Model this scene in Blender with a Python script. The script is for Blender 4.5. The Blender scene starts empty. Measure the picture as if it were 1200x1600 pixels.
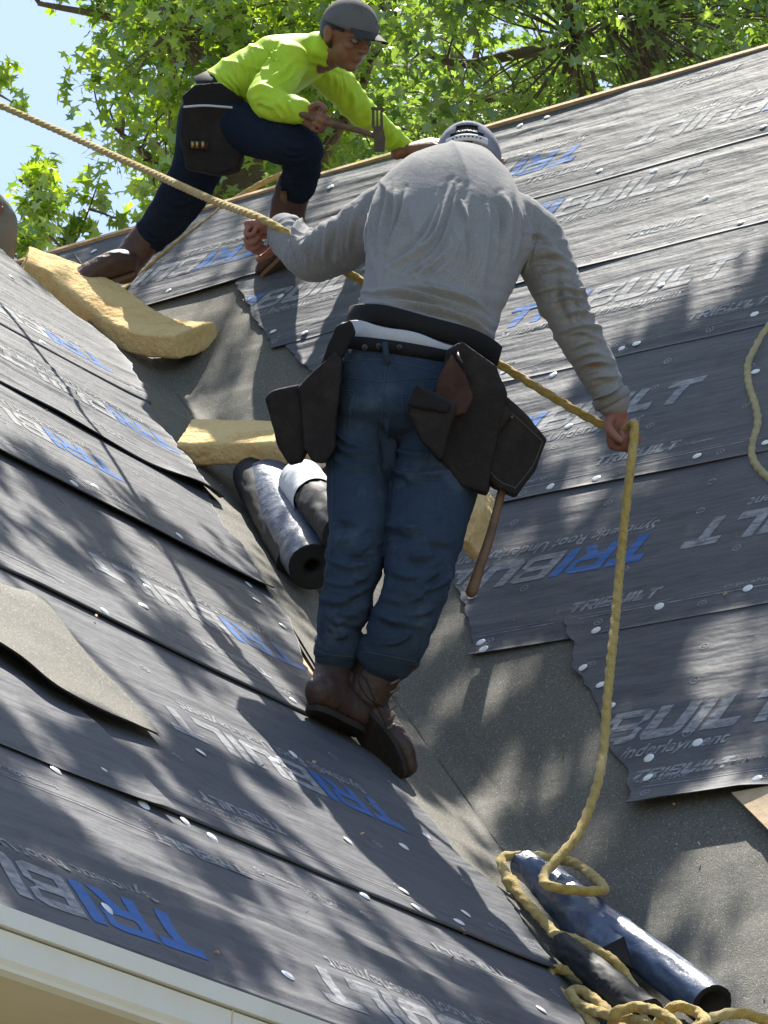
import bpy, bmesh, math, random
import numpy as np
from mathutils import Vector
random.seed(7); RNG = np.random.default_rng(7)
SC = bpy.context.scene; COL = SC.collection
RAD = math.radians

# ------------------------------------------------------------------ camera, sky, sun, exposure
FPX, CX, CY = 5233.0, 600.0, 800.0
PITCH, ROLL, YAW, PR, PL = map(RAD, (21.61, 3.16, 36.56, 55.2, 42.98))
CAM = np.array([0, 0, 1.6])
_fw = np.array([0, math.cos(PITCH), math.sin(PITCH)]); _r = np.array([1., 0, 0]); _u = np.cross(_r, _fw)
RT = math.cos(ROLL)*_r + math.sin(ROLL)*_u; UP = np.cross(RT, _fw); FW = _fw
cam = bpy.data.objects.new('camera', bpy.data.cameras.new('camera')); COL.objects.link(cam)
cam.data.sensor_fit = 'HORIZONTAL'; cam.data.sensor_width = 36; cam.data.lens = 36*FPX/1200
cam.data.clip_start = .1; cam.data.clip_end = 4000
M4 = np.eye(4); M4[:3, 0] = RT; M4[:3, 1] = UP; M4[:3, 2] = -FW; M4[:3, 3] = CAM
from mathutils import Matrix
cam.matrix_world = Matrix(M4.tolist()); SC.camera = cam

SUN_YAW, SUN_EL = RAD(0), RAD(66)
SUN = np.array([math.sin(SUN_YAW)*math.cos(SUN_EL), math.cos(SUN_YAW)*math.cos(SUN_EL), math.sin(SUN_EL)])
w = bpy.data.worlds.new('World'); SC.world = w; w.use_nodes = True
nt = w.node_tree; sky = nt.nodes.new('ShaderNodeTexSky'); sky.sky_type = 'NISHITA'; sky.sun_disc = False
sky.sun_elevation = SUN_EL; sky.sun_rotation = SUN_YAW; sky.air_density = 1.0; sky.dust_density = 1.2; sky.ozone_density = 1.6
nt.nodes['Background'].inputs['Strength'].default_value = 0.105
nt.links.new(sky.outputs[0], nt.nodes['Background'].inputs[0])
sl = bpy.data.lights.new('sun', 'SUN'); sl.energy = 5.0; sl.angle = RAD(0.53); sl.color = (1, .95, .86)
so = bpy.data.objects.new('sun', sl); COL.objects.link(so); so.location = (0, 0, 30)
so.rotation_euler = Vector(SUN.tolist()).to_track_quat('Z', 'Y').to_euler()
SC.view_settings.view_transform = 'Standard'; SC.view_settings.look = 'None'
SC.view_settings.exposure = 1.12; SC.view_settings.gamma = 1
SC.cycles.max_bounces = 6; SC.cycles.transmission_bounces = 3; SC.cycles.diffuse_bounces = 3

# ------------------------------------------------------------------ geometry helpers
nz = lambda v: np.asarray(v, float)/np.linalg.norm(v)
def ray(x, y): return RT*(x-CX)/FPX - UP*(y-CY)/FPX + FW
def P(x, y, d): return CAM + ray(x, y)*d
def D(r, u, f): return nz(RT*r + UP*u + FW*f)
def px(r, d): return r*d/FPX
bdir = np.array([math.sin(YAW), math.cos(YAW), 0]); adir = np.array([-math.cos(YAW), math.sin(YAW), 0])
ZUP = np.array([0, 0, 1.])
xR, uR = -adir, bdir*math.cos(PR)+ZUP*math.sin(PR); nR = nz(np.cross(xR, uR))
xL, uL = bdir, adir*math.cos(PL)+ZUP*math.sin(PL); nL = nz(np.cross(xL, uL))
V0 = P(640, 1140, 8.5); vdir = nz(np.cross(nR, nL)); vdir = vdir if vdir[2] > 0 else -vdir
kR = (vdir@xR)/(vdir@uR); kL = (vdir@xL)/(vdir@uL)          # valley: s = k*t on either plane
class Plane:
    def __init__(s, x, u, n): s.x, s.u, s.n = x, u, n
    def depth(s, px_, py_, h=0): r = ray(px_, py_); return (s.n@(V0+h*s.n-CAM))/(s.n@r)
    def st(s, px_, py_, h=0): q = CAM+ray(px_, py_)*s.depth(px_, py_, h)-V0; return np.array([q@s.x, q@s.u])
    def pt(s, S, T, h=0):
        S, T, h = np.broadcast_arrays(np.asarray(S, float), np.asarray(T, float), np.asarray(h, float))
        return V0 + S[..., None]*s.x + T[..., None]*s.u + h[..., None]*s.n
PLR, PLL = Plane(xR, uR, nR), Plane(xL, uL, nL)
def surf(x, y, h=0):
    a, b_ = PLR.depth(x, y), PLL.depth(x, y); pl = PLR if (b_ < 0 or 0 < a < b_) else PLL
    s, t = pl.st(x, y, h); return pl.pt(s, t, h)

def _hash(ix, iy, iz, seed):
    n = (ix*374761393 + iy*668265263 + iz*2147483647*31 + seed*974711) & 0xFFFFFFFF
    n = ((n ^ (n >> 13))*1274126177) & 0xFFFFFFFF
    n = ((n ^ (n >> 16))*2246822519) & 0xFFFFFFFF
    return ((n ^ (n >> 15)) & 0xFFFF)/65535.0
def noise(p, seed=0):
    p = np.asarray(p, float); f = np.floor(p).astype(np.int64); t = p-f; t = t*t*(3-2*t); r = 0
    for dx in (0, 1):
        for dy in (0, 1):
            for dz in (0, 1):
                wgt = (t[..., 0] if dx else 1-t[..., 0])*(t[..., 1] if dy else 1-t[..., 1])*(t[..., 2] if dz else 1-t[..., 2])
                r = r + wgt*_hash(f[..., 0]+dx, f[..., 1]+dy, f[..., 2]+dz, seed)
    return r*2-1
def ridge(p, seed=0): return 1-2*np.abs(noise(p, seed))
def N3(a, b_, c=0):
    a, b_, c = np.broadcast_arrays(np.asarray(a, float), np.asarray(b_, float), np.asarray(c, float)); return np.stack([a, b_, c], -1)

WO = {}
def empty(name, loc, label, cat, group=None):
    o = bpy.data.objects.new(name, None); COL.objects.link(o); o.location = tuple(loc); WO[o.name] = np.array(loc, float)
    o.empty_display_size = .1
    o['label'] = label; o['category'] = cat
    if group: o['group'] = group
    return o
def link(name, me, parent=None, org=None):
    o = bpy.data.objects.new(name, me); COL.objects.link(o)
    org = np.zeros(3) if org is None else org
    base = WO[parent.name] if parent is not None else np.zeros(3)
    o.location = tuple(org-base); WO[o.name] = np.array(org, float)
    if parent is not None: o.parent = parent
    return o
def mk(name, v, f, mat, parent=None, smooth=True, mi=None, org=None):
    v = np.asarray(v, float).reshape(-1, 3); org = v.mean(0) if org is None else org
    me = bpy.data.meshes.new(name); me.from_pydata((v-org).tolist(), [], [list(map(int, q)) for q in f])
    for m in (mat if isinstance(mat, (list, tuple)) else [mat]): me.materials.append(m)
    if mi is not None: me.polygons.foreach_set('material_index', np.asarray(mi, dtype=np.int32))
    if smooth: me.polygons.foreach_set('use_smooth', [True]*len(me.polygons))
    me.update(); return link(name, me, parent, org)
def tag(o, label, cat, group=None, kind=None):
    o['label'] = label
    if cat: o['category'] = cat
    if group: o['group'] = group
    if kind: o['kind'] = kind
    return o
def gridfaces(nr, nc, wrap=False, off=0):
    i, j = np.meshgrid(np.arange(nr-1), np.arange(nc if wrap else nc-1), indexing='ij'); j2 = (j+1) % nc
    return (np.stack([i*nc+j, i*nc+j2, (i+1)*nc+j2, (i+1)*nc+j], -1).reshape(-1, 4)+off)
def catmull(pts, n):
    p = np.asarray(pts, float); p = np.vstack([2*p[0]-p[1], p, 2*p[-1]-p[-2]]); out = []
    for i in range(1, len(p)-2):
        for k in range(n):
            t = k/n
            out.append(.5*((2*p[i])+(-p[i-1]+p[i+1])*t+(2*p[i-1]-5*p[i]+4*p[i+1]-p[i+2])*t*t+(-p[i-1]+3*p[i]-3*p[i+1]+p[i+2])*t**3))
    out.append(p[-2]); return np.array(out)
def loft(st, n=4, seg=20, hint=None, pw=2.0, cap=True, cap_r=.5):
    """st: list of (point, half_width_lateral, half_depth). Closed rounded tube as (verts, faces)."""
    hint = FW if hint is None else hint
    A = np.array([np.r_[s[0], s[1], s[2] if len(s) > 2 else s[1]] for s in st]); A = catmull(A, n)
    C, ra, rb = A[:, :3], A[:, 3], A[:, 4]
    T = np.gradient(C, axis=0); T /= np.linalg.norm(T, axis=1)[:, None]
    if cap:   # rounded ends
        ks = [(.94, .35), (.75, .66), (.35, .94)]
        pre = [(C[0]-T[0]*min(ra[0], rb[0])*a*cap_r*2, ra[0]*b_, rb[0]*b_, T[0]) for a, b_ in ks]
        post = [(C[-1]+T[-1]*min(ra[-1], rb[-1])*a*cap_r*2, ra[-1]*b_, rb[-1]*b_, T[-1]) for a, b_ in ks[::-1]]
        C = np.vstack([[q[0] for q in pre], C, [q[0] for q in post]]); ra = np.r_[[q[1] for q in pre], ra, [q[1] for q in post]]
        rb = np.r_[[q[2] for q in pre], rb, [q[2] for q in post]]; T = np.vstack([[q[3] for q in pre], T, [q[3] for q in post]])
    L = np.cross(T, hint); L /= np.linalg.norm(L, axis=1)[:, None]+1e-9; B = np.cross(L, T)
    th = np.linspace(0, 2*np.pi, seg, endpoint=False)
    c, s = np.cos(th), np.sin(th); c = np.sign(c)*np.abs(c)**(2/pw); s = np.sign(s)*np.abs(s)**(2/pw)
    v = C[:, None]+L[:, None]*(ra[:, None]*c)[..., None]+B[:, None]*(rb[:, None]*s)[..., None]
    v = v.reshape(-1, 3); f = gridfaces(len(C), seg, True).tolist()
    v = np.vstack([v, C[0], C[-1]]); a, b_ = len(v)-2, len(v)-1; base = (len(C)-1)*seg
    f += [[a, (j+1) % seg, j] for j in range(seg)] + [[b_, base+j, base+(j+1) % seg] for j in range(seg)]
    return v, f
def ell(c, X, Y, Z, rx, ry, rz, n=12, m=16):
    ph = np.linspace(0, np.pi, n+1)[1:-1]; th = np.linspace(0, 2*np.pi, m, endpoint=False)
    d = np.stack([np.sin(ph)[:, None]*np.cos(th), np.sin(ph)[:, None]*np.sin(th), np.cos(ph)[:, None]*np.ones(m)], -1).reshape(-1, 3)
    d = np.vstack([d, [0, 0, 1], [0, 0, -1]]); v = c+d[:, :1]*X*rx+d[:, 1:2]*Y*ry+d[:, 2:]*Z*rz
    f = gridfaces(n-1, m, True).tolist(); a = len(d)-2; base = (n-2)*m
    f += [[a, (j+1) % m, j] for j in range(m)]+[[a+1, base+j, base+(j+1) % m] for j in range(m)]
    return v, f
def join(parts):
    V, F, o = [], [], 0
    for v, f in parts:
        V.append(np.asarray(v)); F += [[i+o for i in q] for q in f]; o += len(v)
    return np.vstack(V), F
def box(c, X, Y, Z, x, y, z):
    v = np.array([c+X*sx*x+Y*sy*y+Z*sz*z for sx in (-1, 1) for sy in (-1, 1) for sz in (-1, 1)])
    return v, [[0, 1, 3, 2], [4, 6, 7, 5], [0, 4, 5, 1], [2, 3, 7, 6], [0, 2, 6, 4], [1, 5, 7, 3]]
def prism(poly, off):
    """poly (n,3) front outline, off vector(s) to the back outline"""
    poly = np.asarray(poly); n = len(poly); v = np.vstack([poly, poly+off])
    return v, [list(range(n))[::-1], list(range(n, 2*n))]+[[i, (i+1) % n, n+(i+1) % n, n+i] for i in range(n)]
def remesh(name, parts, voxel, mat, parent, smooth=4, disp=None, org=None):
    v, f = join(parts); org = v.mean(0) if org is None else org
    me = bpy.data.meshes.new('tmp'); me.from_pydata((v-org).tolist(), [], f); me.update()
    bm = bmesh.new(); bm.from_mesh(me); bmesh.ops.triangulate(bm, faces=[q for q in bm.faces if len(q.verts) > 4]); bm.to_mesh(me); bm.free()
    o = bpy.data.objects.new('tmp', me); COL.objects.link(o)
    m = o.modifiers.new('r', 'REMESH'); m.mode = 'VOXEL'; m.voxel_size = voxel; m.adaptivity = 0
    if smooth: s = o.modifiers.new('s', 'SMOOTH'); s.iterations = smooth; s.factor = .5
    dg = bpy.context.evaluated_depsgraph_get(); dg.update()
    new = bpy.data.meshes.new_from_object(o.evaluated_get(dg)); bpy.data.objects.remove(o); bpy.data.meshes.remove(me)
    if disp is not None:
        n = len(new.vertices); co = np.empty(n*3); no = np.empty(n*3)
        new.vertices.foreach_get('co', co); new.vertices.foreach_get('normal', no)
        co = co.reshape(-1, 3); no = no.reshape(-1, 3); co = co+no*disp(co+org, no)[:, None]
        new.vertices.foreach_set('co', co.ravel())
    new.materials.clear(); new.materials.append(mat); new.polygons.foreach_set('use_smooth', [True]*len(new.polygons)); new.update(); new.name = name
    return link(name, new, parent, org)

# ------------------------------------------------------------------ materials
def mat(name, col, rough=.6, bump=None, var=None, spec=.5, uv=False, sheen=0, metal=0, trans=None, coat=0, extra=None):
    m = bpy.data.materials.new(name); m.use_nodes = True; t = m.node_tree; b = t.nodes['Principled BSDF']
    b.inputs['Base Color'].default_value = (*col, 1); b.inputs['Roughness'].default_value = rough
    b.inputs['Specular IOR Level'].default_value = spec; b.inputs['Metallic'].default_value = metal
    b.inputs['Sheen Weight'].default_value = sheen; b.inputs['Coat Weight'].default_value = coat
    tc = t.nodes.new('ShaderNodeTexCoord')
    def nzt(scale, detail=4, rgh=.6, mapping=None):
        n = t.nodes.new('ShaderNodeTexNoise'); n.inputs['Scale'].default_value = scale; n.inputs['Detail'].default_value = detail; n.inputs['Roughness'].default_value = rgh
        src = tc.outputs['UV' if uv else 'Object']
        if mapping is not None:
            mp = t.nodes.new('ShaderNodeMapping'); mp.inputs['Scale'].default_value = mapping; t.links.new(src, mp.inputs[0]); src = mp.outputs[0]
        t.links.new(src, n.inputs['Vector']); return n
    if var:   # list of (scale, colour2, lo, hi, mapping)
        prev = None
        for sc_, c2, lo, hi, *mp in var:
            n = nzt(sc_, 5, .65, mp[0] if mp else None); r = t.nodes.new('ShaderNodeMapRange'); r.inputs['From Min'].default_value = lo; r.inputs['From Max'].default_value = hi
            t.links.new(n.outputs['Fac'], r.inputs['Value']); mx = t.nodes.new('ShaderNodeMix'); mx.data_type = 'RGBA'
            t.links.new(r.outputs[0], mx.inputs['Factor'])
            if prev is None: mx.inputs[6].default_value = (*col, 1)
            else: t.links.new(prev, mx.inputs[6])
            mx.inputs[7].default_value = (*c2, 1); prev = mx.outputs[2]
        t.links.new(prev, b.inputs['Base Color'])
    if bump:  # list of (scale, distance, mapping)
        prev = None
        for sc_, dist, *mp in bump:
            n = nzt(sc_, 3, .6, mp[0] if mp else None); bp = t.nodes.new('ShaderNodeBump'); bp.inputs['Strength'].default_value = 1; bp.inputs['Distance'].default_value = dist
            t.links.new(n.outputs['Fac'], bp.inputs['Height'])
            if prev is not None: t.links.new(prev, bp.inputs['Normal'])
            prev = bp.outputs[0]
        t.links.new(prev, b.inputs['Normal'])
    if extra: extra(t, b, tc)
    return m
def sparkle(t, b, tc):   # mineral granules: tiny cells, a few coloured bright to paint in their glitter
    vo = t.nodes.new('ShaderNodeTexVoronoi'); vo.inputs['Scale'].default_value = 380; t.links.new(tc.outputs['Object'], vo.inputs['Vector'])
    sp = t.nodes.new('ShaderNodeSeparateColor'); t.links.new(vo.outputs['Color'], sp.inputs[0])
    r = t.nodes.new('ShaderNodeMapRange'); r.inputs['From Min'].default_value = .93; r.inputs['From Max'].default_value = .99; t.links.new(sp.outputs[0], r.inputs['Value'])
    old = b.inputs['Base Color'].links[0].from_socket; mx = t.nodes.new('ShaderNodeMix'); mx.data_type = 'RGBA'
    t.links.new(r.outputs[0], mx.inputs['Factor']); t.links.new(old, mx.inputs[6]); mx.inputs[7].default_value = (.44, .41, .32, 1)
    t.links.new(mx.outputs[2], b.inputs['Base Color'])
    bp = t.nodes.new('ShaderNodeBump'); bp.inputs['Distance'].default_value = .0035; bp.inputs['Strength'].default_value = .8
    t.links.new(sp.outputs[1], bp.inputs['Height']); t.links.new(b.inputs['Normal'].links[0].from_socket, bp.inputs['Normal']); t.links.new(bp.outputs[0], b.inputs['Normal'])
MT = {}
MT['sheet'] = mat('underlayment fabric', (.108, .111, .122), .60, bump=[(1, .014, (1.3, 8, 1)), (1, .0018, (4, 20, 1)), (1, .006, (8, 11, 1)), (420, .0008)], var=[(1, (.135, .137, .147), .35, .75, (2, 7, 1)), (1, (.078, .078, .084), .5, .8, (9, 16, 1)), (230, (.06, .06, .066), .5, .8)], spec=.13, uv=True)
MT['sheet_back'] = mat('underlayment back', (.03, .03, .034), .5)
MT['print_white'] = mat('white print', (.38, .385, .395), .6, bump=[(1, .014, (1.3, 8, 1)), (1, .0018, (4, 20, 1)), (1, .006, (8, 11, 1))], var=[(1, (.13, .13, .135), .40, .66, (30, 70, 1)), (1, (.20, .20, .205), .48, .75, (3, 11, 1))], spec=.13, uv=True)
MT['print_blue'] = mat('blue print', (.035, .14, .42), .55, bump=[(1, .014, (1.3, 8, 1)), (1, .0018, (4, 20, 1)), (1, .006, (8, 11, 1))], var=[(1, (.09, .15, .27), .45, .7, (30, 70, 1)), (1, (.06, .13, .28), .5, .75, (3, 11, 1))], spec=.13, uv=True)
MT['membrane'] = mat('mineral membrane', (.155, .147, .12), .75, bump=[(6, .008), (300, .002)], var=[(2.5, (.185, .173, .14), .4, .65), (140, (.09, .085, .07), .5, .7)], spec=.3, extra=sparkle)
MT['nail'] = mat('nail cap plastic', (.82, .82, .80), .35)
MT['wood'] = mat('raw pine', (.62, .42, .22), .7, bump=[(20, .003, (1, 8, 8))], var=[(12, (.45, .27, .12), .45, .7, (1, 10, 10))])
MT['ply'] = mat('plywood', (.62, .45, .27), .75, bump=[(30, .002)], var=[(14, (.5, .33, .17), .4, .7)])
MT['cream'] = mat('cream painted metal', (.78, .77, .72), .45, bump=[(5, .002)], var=[(8, (.72, .70, .62), .45, .75)])
MT['beige'] = mat('beige siding paint', (.66, .58, .44), .7, bump=[(40, .001)], var=[(4, (.6, .52, .39), .4, .7)])
MT['foam'] = mat('yellow upholstery foam', (.86, .62, .30), .95, bump=[(34, .007), (120, .004), (300, .002)], var=[(5, (.70, .44, .17), .45, .7), (14, (.30, .19, .09), .66, .74), (60, (.90, .68, .34), .5, .75)], spec=.1)
MT['pit'] = mat('grimy foam pit', (.06, .04, .02), 1.0, spec=0)
MT['rope'] = mat('yellow rope', (.53, .37, .09), .85, bump=[(260, .004)], var=[(60, (.36, .23, .05), .45, .68), (9, (.58, .44, .17), .5, .7)], spec=.2, sheen=.3)
MT['rope_tan'] = mat('tan rope', (.45, .31, .12), .85, bump=[(260, .004)], var=[(50, (.32, .21, .09), .45, .7)], spec=.2)
MT['rope_pale'] = mat('weathered pale rope', (.50, .42, .22), .85, bump=[(260, .004)], var=[(14, (.36, .31, .18), .45, .7)], spec=.2)
MT['roll_blue'] = mat('rolled underlayment glossy side', (.055, .085, .15), .34, bump=[(14, .004), (90, .0012)], var=[(20, (.09, .13, .20), .4, .7)], spec=.9)
MT['roll_silver'] = mat('rolled underlayment silver side', (.075, .10, .155), .5, bump=[(8, .012), (26, .005)], var=[(14, (.13, .145, .17), .45, .7)], spec=.45)
MT['black'] = mat('black rubberised face', (.012, .012, .013), .7)
MT['paper'] = mat('white paper band', (.8, .8, .8), .7)
MT['shirt'] = mat('grey cotton', (.27, .262, .258), .92, bump=[(400, .0012), (60, .0015)], var=[(5, (.215, .208, .202), .45, .68), (220, (.33, .325, .32), .45, .75)], spec=.15, sheen=.15)
MT['under'] = mat('white undershirt', (.5, .5, .52), .9, bump=[(40, .004)])
MT['neon'] = mat('neon yellow polyester', (.54, .76, .05), .62, bump=[(400, .001)], var=[(6, (.42, .62, .04), .45, .75)], spec=.25)
MT['denim'] = mat('faded blue denim', (.034, .052, .080), .9, bump=[(500, .0016), (40, .002)], var=[(9, (.085, .115, .155), .52, .72), (30, (.022, .036, .06), .52, .75), (300, (.05, .074, .11), .4, .8)], spec=.1)
MT['stitch'] = mat('pale stitched denim', (.06, .085, .12), .9, spec=.1)
MT['darkdenim'] = mat('dark navy denim', (.013, .020, .036), .9, bump=[(400, .001)], var=[(9, (.022, .03, .048), .5, .8)], spec=.1)
MT['khaki'] = mat('khaki grey cloth', (.30, .27, .23), .9, bump=[(300, .001)], var=[(12, (.22, .19, .16), .5, .7)], spec=.1)
MT['leather'] = mat('brown oiled boot leather', (.050, .026, .017), .55, bump=[(60, .003), (12, .004)], var=[(14, (.075, .042, .028), .45, .7)])
MT['leather2'] = mat('reddish brown boot leather', (.085, .040, .026), .5, bump=[(50, .003)], var=[(12, (.05, .024, .017), .45, .7)])
MT['sole'] = mat('boot rubber sole', (.022, .015, .011), .75, bump=[(90, .003)], var=[(20, (.04, .028, .018), .5, .7)])
MT['tan_sole'] = mat('tan crepe sole', (.16, .10, .055), .8)
MT['belt'] = mat('black nylon belt', (.010, .009, .010), .75, bump=[(350, .001)], spec=.3)
MT['pouch'] = mat('worn black suede pouch', (.022, .018, .018), .8, bump=[(50, .003), (300, .001)], var=[(10, (.045, .036, .032), .5, .75), (60, (.03, .025, .024), .5, .7)], spec=.2)
MT['pouch_brown'] = mat('worn brown suede', (.075, .040, .032), .85, bump=[(50, .003)], var=[(10, (.045, .025, .02), .45, .7)], spec=.15)
MT['metal'] = mat('worn steel', (.35, .35, .36), .35, metal=1)
MT['darkmetal'] = mat('blackened steel', (.07, .065, .065), .45, metal=.7, var=[(30, (.14, .09, .06), .5, .7)])
MT['handle'] = mat('worn hickory handle', (.17, .095, .048), .6, bump=[(30, .002, (1, 6, 6))], var=[(18, (.09, .05, .028), .45, .7)])
MT['skin'] = mat('sun reddened skin', (.34, .145, .095), .5, bump=[(150, .0012), (25, .002)], var=[(16, (.27, .10, .065), .45, .7)], spec=.4)
MT['skin2'] = mat('brown skin', (.27, .125, .07), .5, bump=[(150, .001)], var=[(16, (.21, .09, .05), .45, .7)], spec=.4)
MT['hair'] = mat('black hair', (.008, .007, .007), .5, bump=[(200, .004)])
MT['cap_grey'] = mat('grey cap cloth', (.15, .145, .15), .9, bump=[(350, .001)], var=[(14, (.11, .105, .11), .5, .7)], spec=.15)
MT['cap_blue'] = mat('faded blue grey cap', (.27, .27, .31), .9, bump=[(350, .001)], var=[(20, (.20, .20, .24), .5, .7)], spec=.15)
MT['cap_dark'] = mat('dark cap brim', (.035, .035, .040), .8)
MT['capwhite'] = mat('off white strap', (.62, .62, .62), .6)
MT['eye'] = mat('eye white', (.26, .23, .2), .3); MT['iris'] = mat('dark iris', (.01, .008, .006), .2)
MT['brass'] = mat('brass rivet', (.5, .35, .15), .4, metal=1)
MT['bark'] = mat('grey brown bark', (.13, .095, .065), .9, bump=[(12, .03), (60, .008)], var=[(8, (.2, .15, .10), .45, .7)])
MT['grass'] = mat('dry gravel and lawn', (.20, .18, .13), 1, var=[(.6, (.12, .13, .06), .4, .7)])
def leafmat(name, c1, c2):
    m = bpy.data.materials.new(name); m.use_nodes = True; t = m.node_tree; t.nodes.remove(t.nodes['Principled BSDF'])
    at = t.nodes.new('ShaderNodeAttribute'); at.attribute_name = 'tone'; mx = t.nodes.new('ShaderNodeMix'); mx.data_type = 'RGBA'
    mx.inputs[6].default_value = (*c1, 1); mx.inputs[7].default_value = (*c2, 1); t.links.new(at.outputs['Fac'], mx.inputs['Factor'])
    df = t.nodes.new('ShaderNodeBsdfDiffuse'); tr = t.nodes.new('ShaderNodeBsdfTranslucent'); gl = t.nodes.new('ShaderNodeBsdfGlossy'); gl.inputs['Roughness'].default_value = .38
    gl.inputs['Color'].default_value = (1, 1, 1, 1)
    t.links.new(mx.outputs[2], df.inputs[0])
    hs = t.nodes.new('ShaderNodeHueSaturation'); hs.inputs['Hue'].default_value = .485; hs.inputs['Value'].default_value = 2.6; hs.inputs['Saturation'].default_value = 1.1
    t.links.new(mx.outputs[2], hs.inputs['Color']); t.links.new(hs.outputs[0], tr.inputs[0])
    a = t.nodes.new('ShaderNodeMixShader'); a.inputs[0].default_value = .5; t.links.new(df.outputs[0], a.inputs[1]); t.links.new(tr.outputs[0], a.inputs[2])
    c = t.nodes.new('ShaderNodeMixShader'); c.inputs[0].default_value = .10; t.links.new(a.outputs[0], c.inputs[1]); t.links.new(gl.outputs[0], c.inputs[2])
    t.links.new(c.outputs[0], t.nodes['Material Output'].inputs[0]); return m
MT['leaf'] = leafmat('sweetgum leaves', (.075, .155, .02), (.24, .34, .04))
MT['leaf_dark'] = leafmat('darker sweetgum leaves', (.045, .10, .02), (.17, .26, .045))

# ------------------------------------------------------------------ ground
g = mk('ground', [[-600, -600, 0], [600, -600, 0], [600, 600, 0], [-600, 600, 0]], [[0, 1, 2, 3]], MT['grass'], smooth=False); g['kind'] = 'structure'

# ------------------------------------------------------------------ house
house = empty('house', (*(V0[:2]+bdir[:2]*1.5), 0), 'pale house whose steep valley roof is half covered in printed grey underlayment', 'house')
RT_, RR = 3.71, 5.0                                    # ridge height and right end on the main plane
t_eave = -2.045
v_e = (t_eave*math.sin(PL))/(math.sin(PR))             # t on main plane with the same height as the side eave
def wr(s, t, pl):                                      # wrinkles and sag shared by every layer on a plane
    sd = 3 if pl is PLR else 11
    a = noise(N3(s*.9, t*2.2, sd))*.008
    wv = noise(N3(s*.7, t*.8, 5+sd))
    m1 = np.clip(noise(N3(s*.8, t*1.7, 31+sd))*1.3+.45, .08, 1)
    b_ = ridge(N3(s*1.3+wv, (t+s*.03+wv*.10)*11, sd), 2)**3*m1*(.0052 if pl is PLR else .0085)
    b2 = np.abs(noise(N3(s*1.6, (t+wv*.12+s*.02)*20, sd), 4))*m1*(.0030 if pl is PLR else .0052)
    c = 0
    return a+b_+b2+c+.004
# decks (plywood) with real thickness
def deck(name, poly, pl):
    pts = np.array([pl.pt(s, t, -.012) for s, t in poly]); return mk(name, *prism(pts, -pl.n*.02), MT['ply'], house, smooth=False)
deck('roof_deck', [(kR*RT_-1.2, RT_), (kR*v_e-.0, v_e), (RR, v_e), (RR, RT_)], PLR)
Ltop = [PLL.st(-420, 60), PLL.st(0, 399), PLL.st(172, 541), PLL.st(228, 566)]
tv = Ltop[-1][1]+.05
deck('roof_deck', [(-5.2, t_eave), (kL*t_eave, t_eave), (kL*tv, tv)]+[tuple(q) for q in Ltop[::-1][1:]]+[(-5.2, Ltop[0][1])], PLL)
# valley membrane: soft fold between the planes, widening downwards on the main plane
def strip(name, t0, t1, wl, wr_, n=170, m=70, lay=0):
    T = np.linspace(t0, t1, n); V = []
    for t in T:
        zz = t*(vdir@uR); vt = V0+vdir*(t/(vdir@uR))
        tr, tl = t, (t*(vdir@uR))/(vdir@uR)*(uR[2]/uL[2])
        a = np.linspace(-wl(t), wr_(t), m); row = []
        for q in a:
            if q < 0: p = PLL.pt(kL*tl+q, tl, 0)[()]; h = wr(kL*tl+q, tl, PLL); nn = nL
            else: p = PLR.pt(kR*t+q, t, 0)[()]; h = wr(kR*t+q, t, PLR); nn = nR
            f = math.exp(-(q/.05)**2); row.append(p+nn*(h*(1-f)-.002*(1-f)+.0*f)+(nz(nL+nR))*(.014*f)+nn*lay)
        V += row
    f = gridfaces(n, m)
    return mk(name, V, f[:, ::-1], MT['membrane'], house)
mem = strip('valley_membrane', v_e, RT_-.05, lambda t: np.interp(t, [2.5, 3.0, 3.3], [.34, .16, .01]), lambda t: np.interp(t, [-2.2, -.8, -.5, .2, 1.2, 2.4, 3.7], [3.5, 3.2, 1.3, 1.2, 1.1, 1.35, 1.1]))
strip('valley_membrane', v_e, 2.2, lambda t: .33, lambda t: .125+.01*math.sin(t*5), lay=.006)
mem['label'] = 'grey mineral surfaced membrane along the valley'

# --- print lettering -------------------------------------------------
def rects(ch):
    w_ = .27
    R = lambda x0, y0, x1, y1: [(x0, y0), (x1, y0), (x1, y1), (x0, y1)]
    L = {'T': (0.95, [R(0, .74, .95, 1), R(.33, 0, .62, .74)]),
         'I': (.30, [R(0, 0, .29, 1)]),
         'L': (.80, [R(0, .27, .29, 1), R(0, 0, .80, .27)]),
         'U': (.98, [R(0, .14, .29, 1), R(.69, .14, .98, 1), [(0, .14), (.12, 0), (.86, 0), (.98, .14), (.69, .27), (.29, .27)][0:6]]),
         'B': (.98, [R(0, 0, .27, 1), R(.27, .8, .80, 1), R(.27, .41, .80, .6), R(.27, 0, .80, .2), [(.80, .56), (.98, .66), (.98, .9), (.80, 1), (.70, .8), (.70, .6)][0:4]+[], [(.80, 0), (.98, .1), (.98, .4), (.80, .5)]]),
         'R': (.98, [R(0, 0, .27, 1), R(.27, .8, .80, 1), R(.27, .36, .80, .56), [(.80, .4), (.98, .5), (.98, .9), (.80, 1)], [(.44, .36), (.70, 0), (1.0, 0), (.74, .36)]])}
    return L[ch]
def word(height, length, blue):
    """flat logo word: list of (polygon, is_blue)"""
    out = []; x = 0; W = 'TRIBUILT'; tot = sum(rects(c)[0]+.1 for c in W); sx = length/tot
    for i, c in enumerate(W):
        wd, rr = rects(c)
        for r in rr: out.append(([((q[0]+x)*sx+q[1]*height*.22, q[1]*height) for q in r], 1 if (blue and i < 3) else 0))
        x += wd+.1
    return out
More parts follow.
